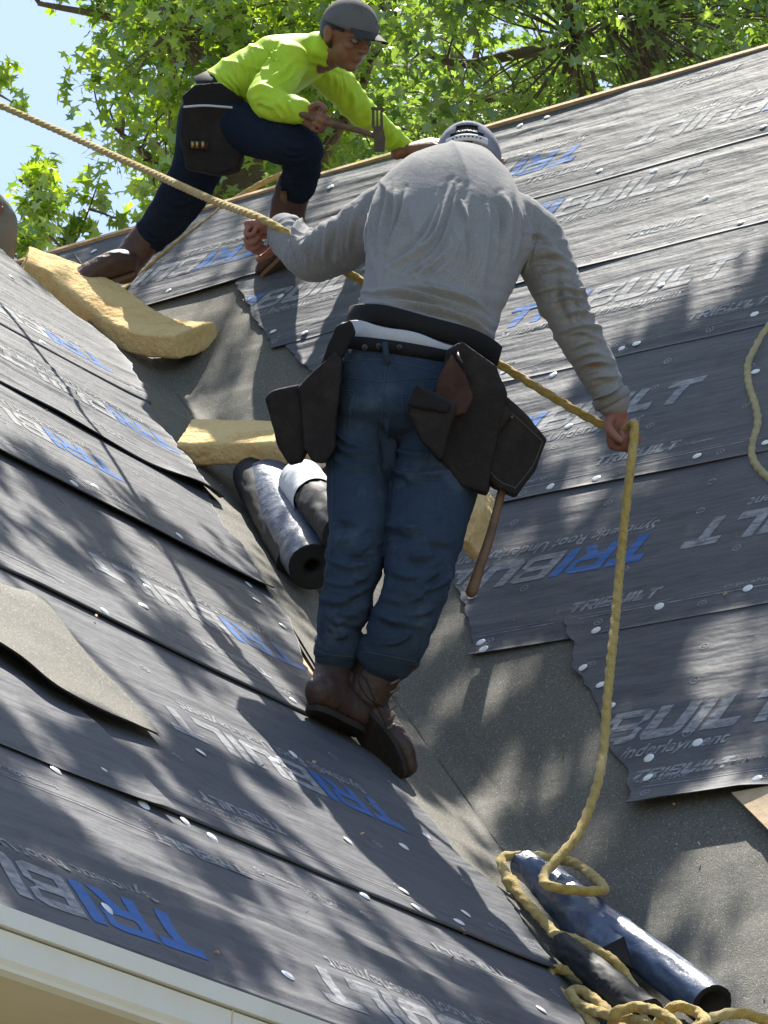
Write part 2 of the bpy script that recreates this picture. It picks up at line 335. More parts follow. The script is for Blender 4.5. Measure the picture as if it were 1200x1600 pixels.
def bisected(polys, step=.014):
    bm = bmesh.new()
    for pts, k in polys:
        f = bm.faces.new([bm.verts.new((a, b_, 0)) for a, b_ in pts]); f.material_index = k
    bmesh.ops.triangulate(bm, faces=[f for f in bm.faces if len(f.verts) > 4])
    return cutgrid(bm, step)
def cutgrid(bm, step):
    xs = [v.co.x for v in bm.verts]; ys = [v.co.y for v in bm.verts]
    for ax, lo, hi in ((0, min(xs), max(xs)), (1, min(ys), max(ys))):
        q = lo+step
        while q < hi:
            co = [0, 0, 0]; co[ax] = q; no = [0, 0, 0]; no[ax] = 1
            bmesh.ops.bisect_plane(bm, geom=bm.verts[:]+bm.edges[:]+bm.faces[:], plane_co=co, plane_no=no); q += step
    v = np.array([list(a.co) for a in bm.verts]); bm.verts.index_update()
    f = [[a.index for a in q.verts] for q in bm.faces]; mi = [q.material_index for q in bm.faces]; bm.free(); return v, f, mi
def textmesh(s, height, length, shear=.3, step=.03):
    cu = bpy.data.curves.new('t', 'FONT'); cu.body = s; cu.size = 1; cu.shear = shear; cu.offset = .018; cu.resolution_u = 2
    o = bpy.data.objects.new('t', cu); COL.objects.link(o); dg = bpy.context.evaluated_depsgraph_get(); dg.update()
    me = bpy.data.meshes.new_from_object(o.evaluated_get(dg)); bpy.data.objects.remove(o)
    bm = bmesh.new(); bm.from_mesh(me); xs = [v.co.x for v in bm.verts]; ys = [v.co.y for v in bm.verts]
    for v in bm.verts: v.co.x = (v.co.x-min(xs))/(max(xs)-min(xs))*length; v.co.y = v.co.y*height
    for f in bm.faces: f.material_index = 0
    return cutgrid(bm, step)
BIG = bisected(word(.125, .82, True)); SMALL = bisected(word(.045, .27, False), .03)
# dark seams inside the blue field: the blue parallelogram behind the TRI letters
SUB = textmesh('Synthetic Roof Underlayment', .062, .66); OVER = textmesh('OVERLAP LINE', .02, .16); INFO = textmesh('Synthetic Roof Underlayment', .020, .26)
def rings(pts, r=.013, w_=.0035, n=18):
    V, F = [], []
    for x, y in pts:
        o = len(V)
        for k in range(n):
            a = 2*math.pi*k/n; V += [(x+math.cos(a)*r, y+math.sin(a)*r, 0), (x+math.cos(a)*(r-w_), y+math.sin(a)*(r-w_), 0)]
        F += [[o+2*k, o+(2*k+2) % (2*n), o+(2*k+3) % (2*n), o+2*k+1] for k in range(n)]
        m_ = len(V); V += [(x+math.cos(a)*.004, y+math.sin(a)*.004, 0) for a in np.linspace(0, 2*math.pi, 6, endpoint=False)]; F.append(list(range(m_, m_+6)))
    return np.array(V), F, [0]*len(F)

nailme = None
def UVS(o, st_):
    me = o.data; ul = me.uv_layers.new(name='st'); vi = np.empty(len(me.loops), dtype=np.int32); me.loops.foreach_get('vertex_index', vi)
    ul.data.foreach_set('uv', np.asarray(st_, float)[vi].ravel())
class Sheet:
    """one course of underlayment; bot/top: (s list, t list) ; end: (t, s) polyline of its ragged end near the valley"""
    def __init__(self, pl, tb, tt, end, far, lift=.012, layer=.006, seed=0, cols=330, rows=60, lift_fn=None):
        self.pl, self.tb, self.tt, self.seed = pl, tb, tt, seed
        self.end = sorted(end); self.lift = lift; self.layer = layer; self.lift_fn = lift_fn
        self.sgn = 1 if pl is PLR else -1
        u = np.linspace(0, 1, cols)**1.25; ta = np.linspace(0, 1, rows)
        U, TA = np.meshgrid(u, ta); tt_lin = tb+(tt-tb)*TA
        e = self.endat(tt_lin); S = e+(far-e)*U; bb = self.bot(S); T = bb+(tt-bb)*TA
        e = self.endat(T); S = e+(far-e)*U
        v = pl.pt(S, T, self.h(S, T)).reshape(-1, 3); f = gridfaces(rows, cols)
        if self.sgn < 0: f = f[:, ::-1]
        # folded-down thickness along the free bottom edge and ragged end
        n0 = len(v); lip = pl.pt(S[0], T[0]+.001, self.h(S[0], T[0])-.0035); lip2 = pl.pt(S[:, 0]+self.sgn*.001, T[:, 0], self.h(S[:, 0], T[:, 0])-.0035)
        v = np.vstack([v, lip, lip2])
        fl = [[j, j+1, n0+j+1, n0+j] for j in range(cols-1)]+[[i*cols, (i+1)*cols, n0+cols+i+1, n0+cols+i] for i in range(rows-1)]
        self.obj = mk('underlayment_sheet', v, f.tolist()+fl, [MT['sheet'], MT['sheet']], house, mi=[0]*len(f)+[1]*len(fl))
        UVS(self.obj, np.vstack([np.stack([S.ravel(), T.ravel()], 1), np.stack([S[0], T[0]], 1), np.stack([S[:, 0], T[:, 0]], 1)])+self.seed*.37)
    def endat(self, t):
        ts = [q[0] for q in self.end]; ss = [q[1] for q in self.end]
        e = np.interp(t, ts, ss); return e + noise(N3(t*38, self.seed*3.1, 0), 5)*.010+noise(N3(t*9, self.seed*2.1, 0), 6)*.016
    def bot(self, s): return self.tb+noise(N3(s*1.7, self.seed*7.7, 0), 8)*.010
    def h(self, s, t):
        q = np.clip((t-self.bot(s))/max(self.tt-self.tb, .1), 0, 1)
        lf = self.lift*np.clip(noise(N3(s*1.9, self.seed, 3), 12)*2.2-.1, 0, 1.6)*1.3
        if self.lift_fn is not None: lf = lf+self.lift_fn(s)
        end = np.exp(-np.abs(s-self.endat(t))/.05)*.010*np.clip(noise(N3(t*7, self.seed, 1), 3)+.35, 0, 1)
        return wr(s, t, self.pl)+self.layer+lf*np.exp(-q*12)+.0012*(1-q)+end
    def put(self, name, shape, s0, t0, flip=False, mats=None, lift=.0011, parent=None):
        v, f, mi = shape; k = -1 if flip else 1
        S = s0+v[:, 0]*k; T = t0+v[:, 1]*k
        e = self.endat(T); ok = (self.sgn*(S-e) > .004) & (T > self.bot(S)+.006) & (T < self.tt+.03)
        F = [q for q in zip(f, mi) if all(ok[i] for i in q[0])]
        if not F: return None
        used = sorted({i for q in F for i in q[0]}); mp = {a: b_ for b_, a in enumerate(used)}
        V = self.pl.pt(S[used], T[used], self.h(S[used], T[used])+lift)
        FF = [[mp[i] for i in q[0]] for q in F]
        o = mk(name, V, FF, mats or [MT['print_white'], MT['print_blue']], self.obj, mi=[q[1] for q in F])
        UVS(o, np.stack([S[used], T[used]], 1)+self.seed*.37); return o
    def marks(self, pts):
        o = self.put('printed_marks', rings(pts), 0, 0)
        if o: o['kind'] = 'stuff'
    def logo(self, x, y, flip=False, at=None):
        s, t = self.pl.st(x, y) if at is None else at
        self.put('printed_logo', BIG, s, t, flip)
        self.put('printed_caption', SUB, s+(.03 if not flip else -.03), t-(.062 if not flip else -.062), flip)
    def small(self, x, y, flip=False, at=None):
        s, t = self.pl.st(x, y) if at is None else at
        self.put('printed_wordmark', SMALL, s, t, flip)
    def line(self, t, s0, s1, w_=.0035):
        n = int((s1-s0)/.03); xs = np.linspace(s0, s1, n); v = np.array([(x, y, 0) for y in (0, w_) for x in xs])
        self.put('printed_line', (v, gridfaces(2, n).tolist(), [0]*(n-1)), 0, t)
    def nail(self, s, t):
        global nailme
        if self.sgn*(s-self.endat(t)) < .012 or t < self.bot(s)+.008: return
        if nailme is None:
            V = [(0, 0, .0022)]+[(math.cos(a)*.0085, math.sin(a)*.0085, .0018) for a in np.linspace(0, 2*math.pi, 14, endpoint=False)]+[(math.cos(a)*.0135, math.sin(a)*.0135, -.0006) for a in np.linspace(0, 2*math.pi, 14, endpoint=False)]
            F = [(0, 1+k, 1+(k+1) % 14) for k in range(14)]+[(1+k, 15+k, 15+(k+1) % 14, 1+(k+1) % 14) for k in range(14)]
            nailme = bpy.data.meshes.new('cap_nail'); nailme.from_pydata(V, [], F); nailme.materials.append(MT['nail'])
        o = link('cap_nail', nailme, self.obj, self.pl.pt(s, t, float(self.h(np.array(s), np.array(t)))+.0022)[()])
        tl = RNG.uniform(-.12, .12, 2); Z = nz(self.pl.n+self.pl.x*tl[0]+self.pl.u*tl[1]); X = nz(np.cross(self.pl.u, Z)); Y = np.cross(Z, X)
        o.rotation_euler = Matrix(np.array([X, Y, Z]).T.tolist()).to_euler()

st = lambda pl, pts: [(pl.st(*q)[1], pl.st(*q)[0]) for q in pts]
RS = {}
RS['F'] = Sheet(PLR, -.50, .36, st(PLR, [(880, 960), (905, 1010), (903, 1040), (925, 1090), (955, 1170), (975, 1210), (985, 1275)]), RR, lift=.016, layer=.003, seed=1)
RS['E'] = Sheet(PLR, .27, 1.10, st(PLR, [(680, 790), (722, 930), (735, 985), (740, 1040)]), RR, lift=.005, layer=.0048, seed=2)
RS['D'] = Sheet(PLR, 1.015, 1.82, st(PLR, [(540, 640), (640, 740), (700, 830)]), RR, lift=.004, layer=.0066, seed=3)
RS['C'] = Sheet(PLR, 1.735, 2.48, st(PLR, [(440, 530), (500, 600), (560, 670)]), RR, lift=.004, layer=.0084, seed=4)
RS['B'] = Sheet(PLR, 2.385, 3.10, st(PLR, [(370, 440), (388, 478), (415, 520), (434, 560)]), RR, lift=.004, layer=.0102, seed=5)
RS['A'] = Sheet(PLR, 3.005, RT_-.004, st(PLR, [(-80, 425), (20, 440), (150, 460), (215, 495)]), RR, lift=.003, layer=.012, seed=6)
# prints, main plane: caption + logo per course as photographed
RS['A'].logo(928, 228, True); RS['A'].logo(1345, 118, True); RS['A'].logo(430, 372, True)
RS['B'].logo(745, 378); RS['B'].logo(287, 520); RS['B'].logo(0, 0, at=(.42, 2.78))
RS['C'].logo(778, 524); RS['C'].logo(0, 0, at=(.45, 2.09))
RS['D'].logo(700, 716); RS['D'].logo(0, 0, at=(.62, 1.36))
RS['E'].logo(1040, 836, True); RS['E'].logo(0, 0, True, at=(1.42, .72))
RS['F'].logo(765, 1200); RS['F'].logo(0, 0, at=(1.1, -.14))
for k, q in (('B', (1050, 147)), ('B', (825, 297)), ('C', (975, 380)), ('C', (640, 452)), ('D', (1070, 512)), ('E', (930, 730)), ('F', (893, 968)), ('F', (1150, 925)), ('F', (990, 1226))):
    key = {'B': 'B'}.get(k, k)
for k, x, y in (('A', 1050, 148), ('A', 820, 298), ('B', 975, 382), ('C', 1072, 510), ('D', 928, 736), ('E', 888, 966), ('F', 985, 1230), ('B', 520, 545), ('A', 560, 330)):
    RS[k].small(x, y)
for k, t0 in (('A', 3.06), ('B', 2.45), ('C', 1.80), ('D', 1.08), ('E', .35), ('F', -.43)):
    RS[k].line(t0, -2.6, 2.4); RS[k].line(t0+.014, -2.6, 2.4, .0015)
    for s_ in (-1.3, -.2, .75, 1.6): RS[k].put('printed_caption', OVER, s_+RNG.uniform(-.1, .1), t0+.022)
    for s_ in (-.75, .22, 1.1): RS[k].put('printed_caption', INFO, s_+RNG.uniform(-.1, .1), t0+.05)
    RS[k].marks([(s_+RNG.uniform(-.012, .012), t_) for t_ in (t0-.03, t0+.2, t0+.42, t0+.56) for s_ in np.arange(-2.7+(t_*7 % .2), 2.4, .31)])
# nail caps read off the photograph, then rows beyond
NR = [('F', (1017, 1190)), ('F', (1093, 1166)), ('F', (1017, 1224)), ('F', (915, 1052)), ('F', (957, 1108)), ('F', (942, 1076)), ('F', (1190, 1232)), ('E', (743, 940)), ('E', (761, 1024)), ('E', (935, 992)),
      ('E', (1172, 926)), ('E', (1060, 974)), ('D', (975, 550)), ('D', (892, 674)), ('D', (936, 756)), ('D', (1183, 586)), ('D', (1093, 720)), ('C', (962, 405)), ('C', (1103, 316)), ('C', (1036, 453)), ('C', (1182, 497)), ('C', (1140, 540)),
      ('B', (1025, 275)), ('B', (1104, 315)), ('B', (430, 524)), ('B', (442, 468)), ('B', (480, 528)), ('A', (858, 189)), ('A', (815, 203)), ('A', (1103, 109)), ('A', (285, 486)), ('A', (340, 478)), ('A', (700, 240)), ('A', (920, 160)), ('D', (867, 592)), ('A', (150, 398)), ('A', (230, 378)), ('A', (520, 300))]
for k, (x, y) in NR: s_, t_ = PLR.st(x, y); RS[k].nail(s_, t_)
for k, t0 in (('A', 3.06), ('B', 2.43), ('C', 1.80), ('D', 1.06), ('E', .33), ('F', -.43)):
    for s_ in np.arange(-2.4, 2.2, .62): RS[k].nail(s_+RNG.uniform(-.12, .12), t0+RNG.uniform(-.02, .03)); 
    for s_ in np.arange(1.3, 3, .4): RS[k].nail(s_+RNG.uniform(-.12, .12), t0+.3+RNG.uniform(-.03, .03))

LS = {}
far = -5.0
LS['1'] = Sheet(PLL, t_eave-.01, -1.28, st(PLL, [(840, 1490), (900, 1590), (990, 1740)]), far, lift=.002, layer=.004, seed=21)
LS['2'] = Sheet(PLL, -1.365, -.24, st(PLL, [(480, 1095), (545, 1150), (600, 1200), (640, 1245), (700, 1330), (790, 1420), (852, 1512)]), far, lift=.004, layer=.0048, seed=22)
LS['3'] = Sheet(PLL, -.33, .72, st(PLL, [(405, 905), (425, 940), (450, 985), (478, 1050), (497, 1112)]), far, lift=.004, layer=.0058, seed=23)
LS['4'] = Sheet(PLL, .62, 1.50, st(PLL, [(300, 735), (345, 822), (385, 872), (421, 936)]), far, lift=.008, layer=.007, seed=24)
LS['5'] = Sheet(PLL, 1.385, 2.30, st(PLL, [(225, 640), (252, 682), (290, 725), (336, 785), (342, 808)]), far, lift=.010, layer=.0085, seed=25, lift_fn=lambda s: .030*np.exp(-((s-.30)/.16)**2)+.012*np.exp(-((s+.25)/.3)**2))
# top course stops along the hipped edge
top = [PLL.st(*q) for q in ((-420, 60), (0, 399), (172, 541), (200, 575), (229, 648))]
class HipSheet(Sheet): pass
LS['6'] = HipSheet(PLL, 2.20, 5.0, [(t_, s_) for s_, t_ in top], far, lift=.006, layer=.0098, seed=26, rows=120)
for k, q in (('1', (215, 1420)), ('2', (575, 1195)), ('1', (905, 1660)), ('4', (470, 1010)), ('3', (452, 995)), ('5', (185, 745)), ('6', (215, 590)), ('5', (262, 700)), ('4', (22, 800)), ('2', (60, 1140)), ('1', (0, 0))):
    pass
def Llogo(k, s, t, flip=True): LS[k].logo(0, 0, flip, at=(s, t))
Llogo('1', -2.50, -1.86); Llogo('1', -1.35, -1.84); Llogo('1', -3.6, -1.86)
Llogo('2', -.84, -.74); Llogo('2', -2.35, -.92); Llogo('3', -.38, .16); Llogo('3', -1.55, .12)
Llogo('4', -.30, 1.14); Llogo('4', -1.4, 1.12); Llogo('5', .52, 1.85); Llogo('5', -.62, 1.80); Llogo('6', .72, 2.50)
LS['1'].small(0, 0, True, at=(-2.02, -1.50)); LS['1'].small(0, 0, True, at=(-1.15, -1.48)); LS['2'].small(0, 0, True, at=(-1.62, -1.18)); LS['3'].small(0, 0, True, at=(-.72, -.12)); LS['4'].small(0, 0, True, at=(-.5, .8)); LS['5'].small(0, 0, True, at=(.1, 1.55))
for k, t0, n_ in (('1', -1.52, 0), ('2', -1.29, 1), ('3', -.25, 1), ('4', .70, 1), ('5', 1.47, 1), ('6', 2.30, 1)):
    LS[k].line(t0, -4.5, 1.2); LS[k].line(t0+.014, -4.5, 1.2, .0018)
    for s_ in np.arange(-3.4, 1, .9): LS[k].put('printed_caption', INFO, s_+RNG.uniform(-.1, .1), t0+.05, True); 
    for s_ in np.arange(-3.0, 1, 1.1): LS[k].put('printed_caption', OVER, s_+RNG.uniform(-.1, .1), t0+.02)
    LS[k].marks([(s_+RNG.uniform(-.012, .012), t_) for t_ in (t0+.04, t0+.26, t0+.5, t0+.74) for s_ in np.arange(-4.3+(t_*7 % .2), 1.2, .33)])
NL = [('2', (160, 1168)), ('2', (155, 1212)), ('2', (82, 1210)), ('2', (220, 1264)), ('2', (285, 1290)), ('2', (327, 1315)), ('1', (160, 1430)), ('1', (442, 1534)), ('2', (310, 1180)), ('2', (455, 1183)), ('2', (425, 1193)),
      ('3', (158, 964)), ('3', (455, 1100)), ('3', (228, 920)), ('4', (397, 943)), ('4', (385, 918)), ('4', (438, 984)), ('5', (108, 766)), ('5', (143, 768)), ('6', (62, 543)), ('6', (62, 522)), ('6', (15, 438)), ('6', (200, 580)),
      ('1', (627, 1328)), ('1', (540, 1320)), ('2', (663, 1312)), ('1', (625, 1400)), ('2', (710, 1450)), ('2', (722, 1435)), ('1', (840, 1585)), ('1', (565, 1405)), ('3', (27, 982)), ('4', (275, 845)), ('3', (222, 950)), ('2', (643, 1428))]
for k, (x, y) in NL:
    s_, t_ = PLL.st(x, y)
    for kk in sorted(LS, key=lambda q: -LS[q].tb):
        if LS[kk].tb <= t_: LS[kk].nail(s_, t_); break
# cross seam in the second course on the side plane, a cut laid over
cs = [PLL.st(x, y) for x, y in ((100, 1095), (262, 1282))]
u_ = np.linspace(0, 1, 40); s_ = cs[0][0]+(cs[1][0]-cs[0][0])*u_; t_ = cs[0][1]+(cs[1][1]-cs[0][1])*u_
W_ = np.linspace(0, 1, 50); S_ = s_[:, None]+W_[None]*(-3.0); T_ = t_[:, None]+0*S_
H_ = LS['2'].h(S_, T_)+.0035+.012*np.exp(-W_*3.0/.05)*(.6+.5*noise(N3(T_*9, 2, 0)))
patch = mk('underlayment_patch', PLL.pt(S_, T_, H_).reshape(-1, 3), gridfaces(40, 50), MT['sheet'], house)
UVS(patch, np.stack([S_.ravel(), T_.ravel()], 1)); patch['label'] = 'short lapped piece of underlayment ending in a straight cut seam'
# curled flap of membrane at the left
fs = [PLL.st(x, y) for x, y in ((-140, 870), (0, 925), (60, 950), (110, 1015), (150, 1060), (195, 1105), (245, 1165))]
fb = [PLL.st(x, y) for x, y in ((-140, 960), (0, 1040), (60, 1088), (100, 1112), (150, 1135), (195, 1150), (246, 1167))]
up_ = catmull(np.array(fs), 8); lo_ = catmull(np.array(fb), 8); nq = len(up_); W_ = np.linspace(0, 1, 14)
S_ = up_[:, 0][:, None]*(1-W_)+lo_[:, 0][:, None]*W_; T_ = up_[:, 1][:, None]*(1-W_)+lo_[:, 1][:, None]*W_
taper = np.sqrt(np.clip(1-np.linspace(0, 1, nq)**3, 0, 1))[:, None]
H_ = LS['3'].h(S_, T_)+.010+(.006*np.sin(np.pi*W_**.5)+.022*W_**2)*taper
fv = PLL.pt(S_, T_, H_).reshape(-1, 3); ff = gridfaces(nq, 14)
flap = mk('membrane_flap', np.vstack([fv, fv-nL*.004]), np.vstack([ff[:, ::-1], ff+len(fv)]), MT['membrane'], house)
flap['label'] = 'curled strip of mineral membrane lifting off the slope'
# ridge board, pale wood edge on top of the sheets
rb = []
for i in range(60):
    s0 = -4.2+i*.155; 
v_, f_ = box(PLR.pt(.35, RT_+.004, .006)[()], xR, uR, nR, 4.6, .010, .022)
mk('ridge_board', v_, f_, MT['wood'], house, smooth=False)
# back slope of the main roof
bs = -bdir*math.cos(PR)*-1
pk = [PLR.pt(s, RT_, -.01)[()] for s in (kR*RT_-1.2, RR)]; dn = nz(bdir*math.cos(PR)-ZUP*math.sin(PR))*4.6
mk('roof_slope', *prism([pk[0]+nR*.0, pk[1], pk[1]+dn, pk[0]+dn], -ZUP*.05), MT['sheet'], house, smooth=False)
# hidden back of the side roof falling away behind its hipped edge
hp = [PLL.pt(*q, -.012)[()] for q in Ltop[:-1]]+[PLL.pt(-5.2, Ltop[0][1]+.0, -.012)[()]]
hb = [q+adir*1.6-ZUP*1.7 for q in hp]
mk('roof_slope', hp+hb, [[i, i+1, len(hp)+i+1, len(hp)+i] for i in range(len(hp)-1)], MT['sheet'], house, smooth=False)
# plywood showing at the lower right corner
q = [PLR.st(*p_) for p_ in ((1150, 1252), (1199, 1301), (1260, 1365), (1330, 1340), (1330, 1220))]
mk('bare_plywood', *prism([PLR.pt(*a, .026)[()] for a in q], -nR*.010), MT['ply'], house, smooth=False)

# eave: drip edge, fascia, soffit, frieze and wall under the side plane
def eave(t, S0, S1, x, out, pl):
    A = pl.pt(S0, t, 0)[()]; B = pl.pt(S1, t, 0)[()]; L2 = np.linalg.norm(B-A)/2; c = (A+B)/2
    X = nz(B-A)
    mk('drip_edge', *box(c+out*.012-ZUP*.012, X, out, ZUP, L2, .010, .014), MT['cream'], house, smooth=False)
    prof = [(0, -.026), (.012, -.030), (.012, -.070), (.006, -.078), (.004, -.084), (-.02, -.086), (-.02, -.026)]
    mk('fascia_board', *prism([A+out*a+ZUP*b_ for a, b_ in prof], B-A), MT['cream'], house, smooth=False)
    mk('soffit', *box(c-out*.17-ZUP*.080, X, out, ZUP, L2, .15, .004), MT['beige'], house, smooth=False)
    return A, B
A, B = eave(t_eave, -5.2, kL*t_eave, bdir, -adir, PLL)
jp = PLL.pt(-2.52, t_eave, 0)[()]
mk('fascia_joint', *box(jp-adir*.0128-ZUP*.052, bdir, -adir, ZUP, .0015, .0006, .024), MT['beige'], house, smooth=False)
h0 = A[2]-.086
c = (A+B)/2+adir*.30; c[2] = h0/2
mk('wall', *box(c, bdir, adir, ZUP, np.linalg.norm(B-A)/2+.2, .05, h0/2), MT['beige'], house, smooth=False)
A2, B2 = eave(v_e, kR*v_e, RR, xR, -bdir, PLR)
c = (A2+B2)/2+bdir*.30; h1 = A2[2]-.086; c[2] = h1/2
mk('wall', *box(c, xR, bdir, ZUP, np.linalg.norm(B2-A2)/2, .05, h1/2), MT['beige'], house, smooth=False)
#INSERT
# ------------------------------------------------------------------ foam pads
def foam(name, path, W, N_, hw, hh, label, seed):
    st_ = [(p, hw, hh) for p in path]
    v, f = loft(st_, n=6, seg=24, hint=N_, pw=9, cap=False)
    def dp(co, no):
        pits = np.clip(noise(co*34, seed+3)-.58, 0, 1)*-.06
        return noise(co*6, seed)*.004+noise(co*24, seed+4)*.0024+noise(co*60, seed+1)*.0016+noise(co*140, seed+2)*.0010+pits*np.clip(noise(co*5, seed+8)*3-.6, 0, 1)
    o = remesh(name, [(v, f)], .0055, MT['foam'], None, smooth=1, disp=dp)
    tag(o, label, 'foam pad', 'foam pads wedged on the roof'); return o
HOR = nz([FW[0], FW[1], 0])
NP_ = nz(ZUP*.76-HOR*.65)
foam('foam_pad', [P(36, 412, 11.72), P(95, 437, 11.74), P(150, 470, 11.68), P(195, 505, 11.6), P(245, 527, 11.5), P(308, 532, 11.4)], None, NP_, .115, .046,
     'long yellow foam pad bent like a boomerang under the kneeling worker\'s rear boot', 3)
foam('foam_pad', [P(291, 691, 10.22), P(350, 691, 10.2), P(420, 692, 10.15), P(515, 694, 10.05)], None, NP_, .135, .040,
     'straight yellow foam pad with a pale square end above the silver roll', 9)
foam('foam_pad', [P(757, 775, 8.98), P(755, 815, 8.90), P(735, 862, 8.83)], None, nR, .018, .04, 'small yellow foam piece behind the hanging hammer handle', 15)

# ------------------------------------------------------------------ rolls of underlayment
def roll(A_, B_, r0, r1, m, wrinkle=.003, seed=0, core=.022, endB=True):
    """cylinder A->B; parts returned as mesh tuples: skin, end faces"""
    n = 60; u = np.linspace(0, 1, n); C = A_[None]*(1-u[:, None])+B_[None]*u[:, None]; T = nz(B_-A_)
    L = nz(np.cross(T, ZUP)); Bv = np.cross(L, T); th = np.linspace(0, 2*np.pi, 48, endpoint=False)
    r = (r0*(1-u)+r1*u)[:, None]*(1+0*th)
    cyl = N3(np.cos(th)[None]*2+0*r, np.sin(th)[None]*2+0*r, u[:, None]*7+0*r)
    r = r+noise(cyl*1.4, seed)*wrinkle+ridge(cyl*2.6, seed+1)*wrinkle*.5
    v = (C[:, None]+L*(np.cos(th)*r)[..., None]+Bv*(np.sin(th)*r)[..., None]).reshape(-1, 3)
    return v, gridfaces(n, 48, True), (T, L, Bv)
def end_face(name, c, T, L, Bv, r, core, parent, m):
    rr = [r*1.0]; V = []; th = np.linspace(0, 2*np.pi, 40, endpoint=False); prof = []
    k = 9
    for i in range(k): a = r-(r-core)*i/(k-1); prof.append((a, .0015*((i % 2)*2-1)))
    prof += [(core, -.004), (core*.82, -.004), (core*.8, -.09), (.001, -.09)]
    for a, d in prof: V.append(c+T*d+L*(np.cos(th)*a)[:, None]+Bv*(np.sin(th)*a)[:, None])
    return mk(name, np.vstack(V), gridfaces(len(prof), 40, True), m, parent)
GR = None
ra = empty('underlayment_roll', surf(490, 890), 'silver faced underlayment roll with open black end beside the man\'s left leg', 'roll')
A_, B_ = P(418, 762, 10.0), P(488, 886, 9.22)
v, f, fr = roll(A_, B_, .088, .066, None, .002, 1); mk('wrapped_sheet', v, f, MT['roll_silver'], ra)
end_face('roll_end', B_, *fr, .066, .026, ra, MT['black'])
end_face('roll_end', A_, -fr[0], fr[1], fr[2], .088, .026, ra, MT['black'])
rb_ = empty('underlayment_roll', surf(500, 800), 'black underlayment roll with a white paper band below the straight foam pad', 'roll')
A_, B_ = P(470, 752, 9.75), P(535, 835, 9.15)
v, f, fr = roll(A_, B_, .062, .055, None, .004, 5); mk('wrapped_sheet', v, f, MT['black'], rb_)
end_face('roll_end', B_, *fr, .055, .02, rb_, MT['black'])
v, f, fr = roll(A_*.98+B_*.02, A_*.62+B_*.38, .0685, .0655, None, .001, 5); mk('paper_band', v, f, MT['paper'], rb_)
# darker roll hiding behind, lying under the foam pad
rg = empty('underlayment_roll', surf(430, 780), 'matt black roll lying in shade behind the silver roll', 'roll')
A_, B_ = P(392, 742, 10.05), P(462, 880, 9.35)
v, f, fr = roll(A_, B_, .055, .055, None, .003, 8); mk('wrapped_sheet', v, f, MT['black'], rg); end_face('roll_end', B_, *fr, .055, .02, rg, MT['black']); end_face('roll_end', A_, -fr[0], fr[1], fr[2], .055, .02, rg, MT['black'])
# lower right roll
rc = empty('underlayment_roll', surf(900, 1450), 'long dark blue glossy roll with a torn outer wrap', 'roll')
A_, B_ = surf(817, 1352, .045), surf(1112, 1572, .050)
A_ = P(818, 1350, 7.50); B_ = P(1112, 1572, 6.80)
v, f, fr = roll(A_, B_, .034, .046, None, .0022, 21); mk('inner_roll', v, f, MT['roll_blue'], rc)
end_face('roll_end', B_, *fr, .046, .037, rc, MT['black']); end_face('roll_end', A_, -fr[0], fr[1], fr[2], .034, .012, rc, MT['black'])
A2_, B2_ = P(853, 1374, 7.40), P(968, 1487, 7.12)
v, f, fr = roll(A2_, B2_, .040, .064, None, .004, 25)
# torn oblique ends
T_ = nz(B2_-A2_); u_ = (v-A2_)@T_; lat = (v-A2_)@fr[1]; Ln = np.linalg.norm(B2_-A2_)
v = v+T_[None]*((lat*.9+noise(v*30, 3)*.006)*(u_/Ln))[:, None]-T_[None]*((lat*1.3)*(1-u_/Ln))[:, None]
mk('outer_wrap', v, f, MT['roll_blue'], rc)
fl_ = np.array([P(938, 1482, 7.00), P(975, 1463, 6.98), P(990, 1512, 6.93), P(984, 1520, 6.95)])
mk('torn_flap', *prism(fl_, -nR*.003), MT['black'], rc, smooth=False)
rd = empty('underlayment_roll', surf(940, 1510), 'thin matt black tube lying left of the long blue roll', 'roll')
A_, B_ = P(876, 1475, 7.05), P(1010, 1592, 6.72)
v, f, fr = roll(A_, B_, .026, .042, None, .003, 31); mk('wrapped_sheet', v, f, MT['black'], rd); end_face('roll_end', A_, -fr[0], fr[1], fr[2], .026, .008, rd, MT['black']); end_face('roll_end', B_, *fr, .042, .02, rd, MT['black'])

# ------------------------------------------------------------------ ropes
def rope(name, pts, r, m, label, group=None, tw=24, fuzz=.0012, knots=()):
    C = catmull(np.array(pts), 26); d = np.r_[0, np.cumsum(np.linalg.norm(np.diff(C, axis=0), axis=1))]
    n = int(d[-1]/.005)+2; q = np.linspace(0, d[-1], n); C = np.stack([np.interp(q, d, C[:, i]) for i in range(3)], -1)
    T = np.gradient(C, axis=0); T /= np.linalg.norm(T, axis=1)[:, None]+1e-9
    N_ = np.zeros_like(C); N_[0] = nz(np.cross(T[0], [.3, .2, .9]))
    for i in range(1, n): a = N_[i-1]-T[i]*(N_[i-1]@T[i]); N_[i] = a/np.linalg.norm(a)
    B_ = np.cross(T, N_); seg = 14; th = np.linspace(0, 2*np.pi, seg, endpoint=False)
    ph = 3*th[None]+q[:, None]*2*np.pi/.045*1.0
    R_ = r*(1+.13*np.cos(ph))+(_hash(np.arange(n)[:, None]+0*np.arange(seg)[None], np.arange(seg)[None]+0*np.arange(n)[:, None], np.zeros((n, seg), np.int64), 4)-.5)*fuzz
    for k, w_, a in knots: R_ = R_*(1+a*np.exp(-((q-k*d[-1])/w_)**2))[:, None]
    v = (C[:, None]+N_[:, None]*(np.cos(th)*R_)[..., None]+B_[:, None]*(np.sin(th)*R_)[..., None]).reshape(-1, 3)
    f = gridfaces(n, seg, True).tolist(); f += [list(range(seg))[::-1], list(range((n-1)*seg, n*seg))]
    o = mk(name, v, f, m); tag(o, label, 'rope', group); return o
HL, HR = P(424, 350, 8.86), P(962, 668, 8.45)
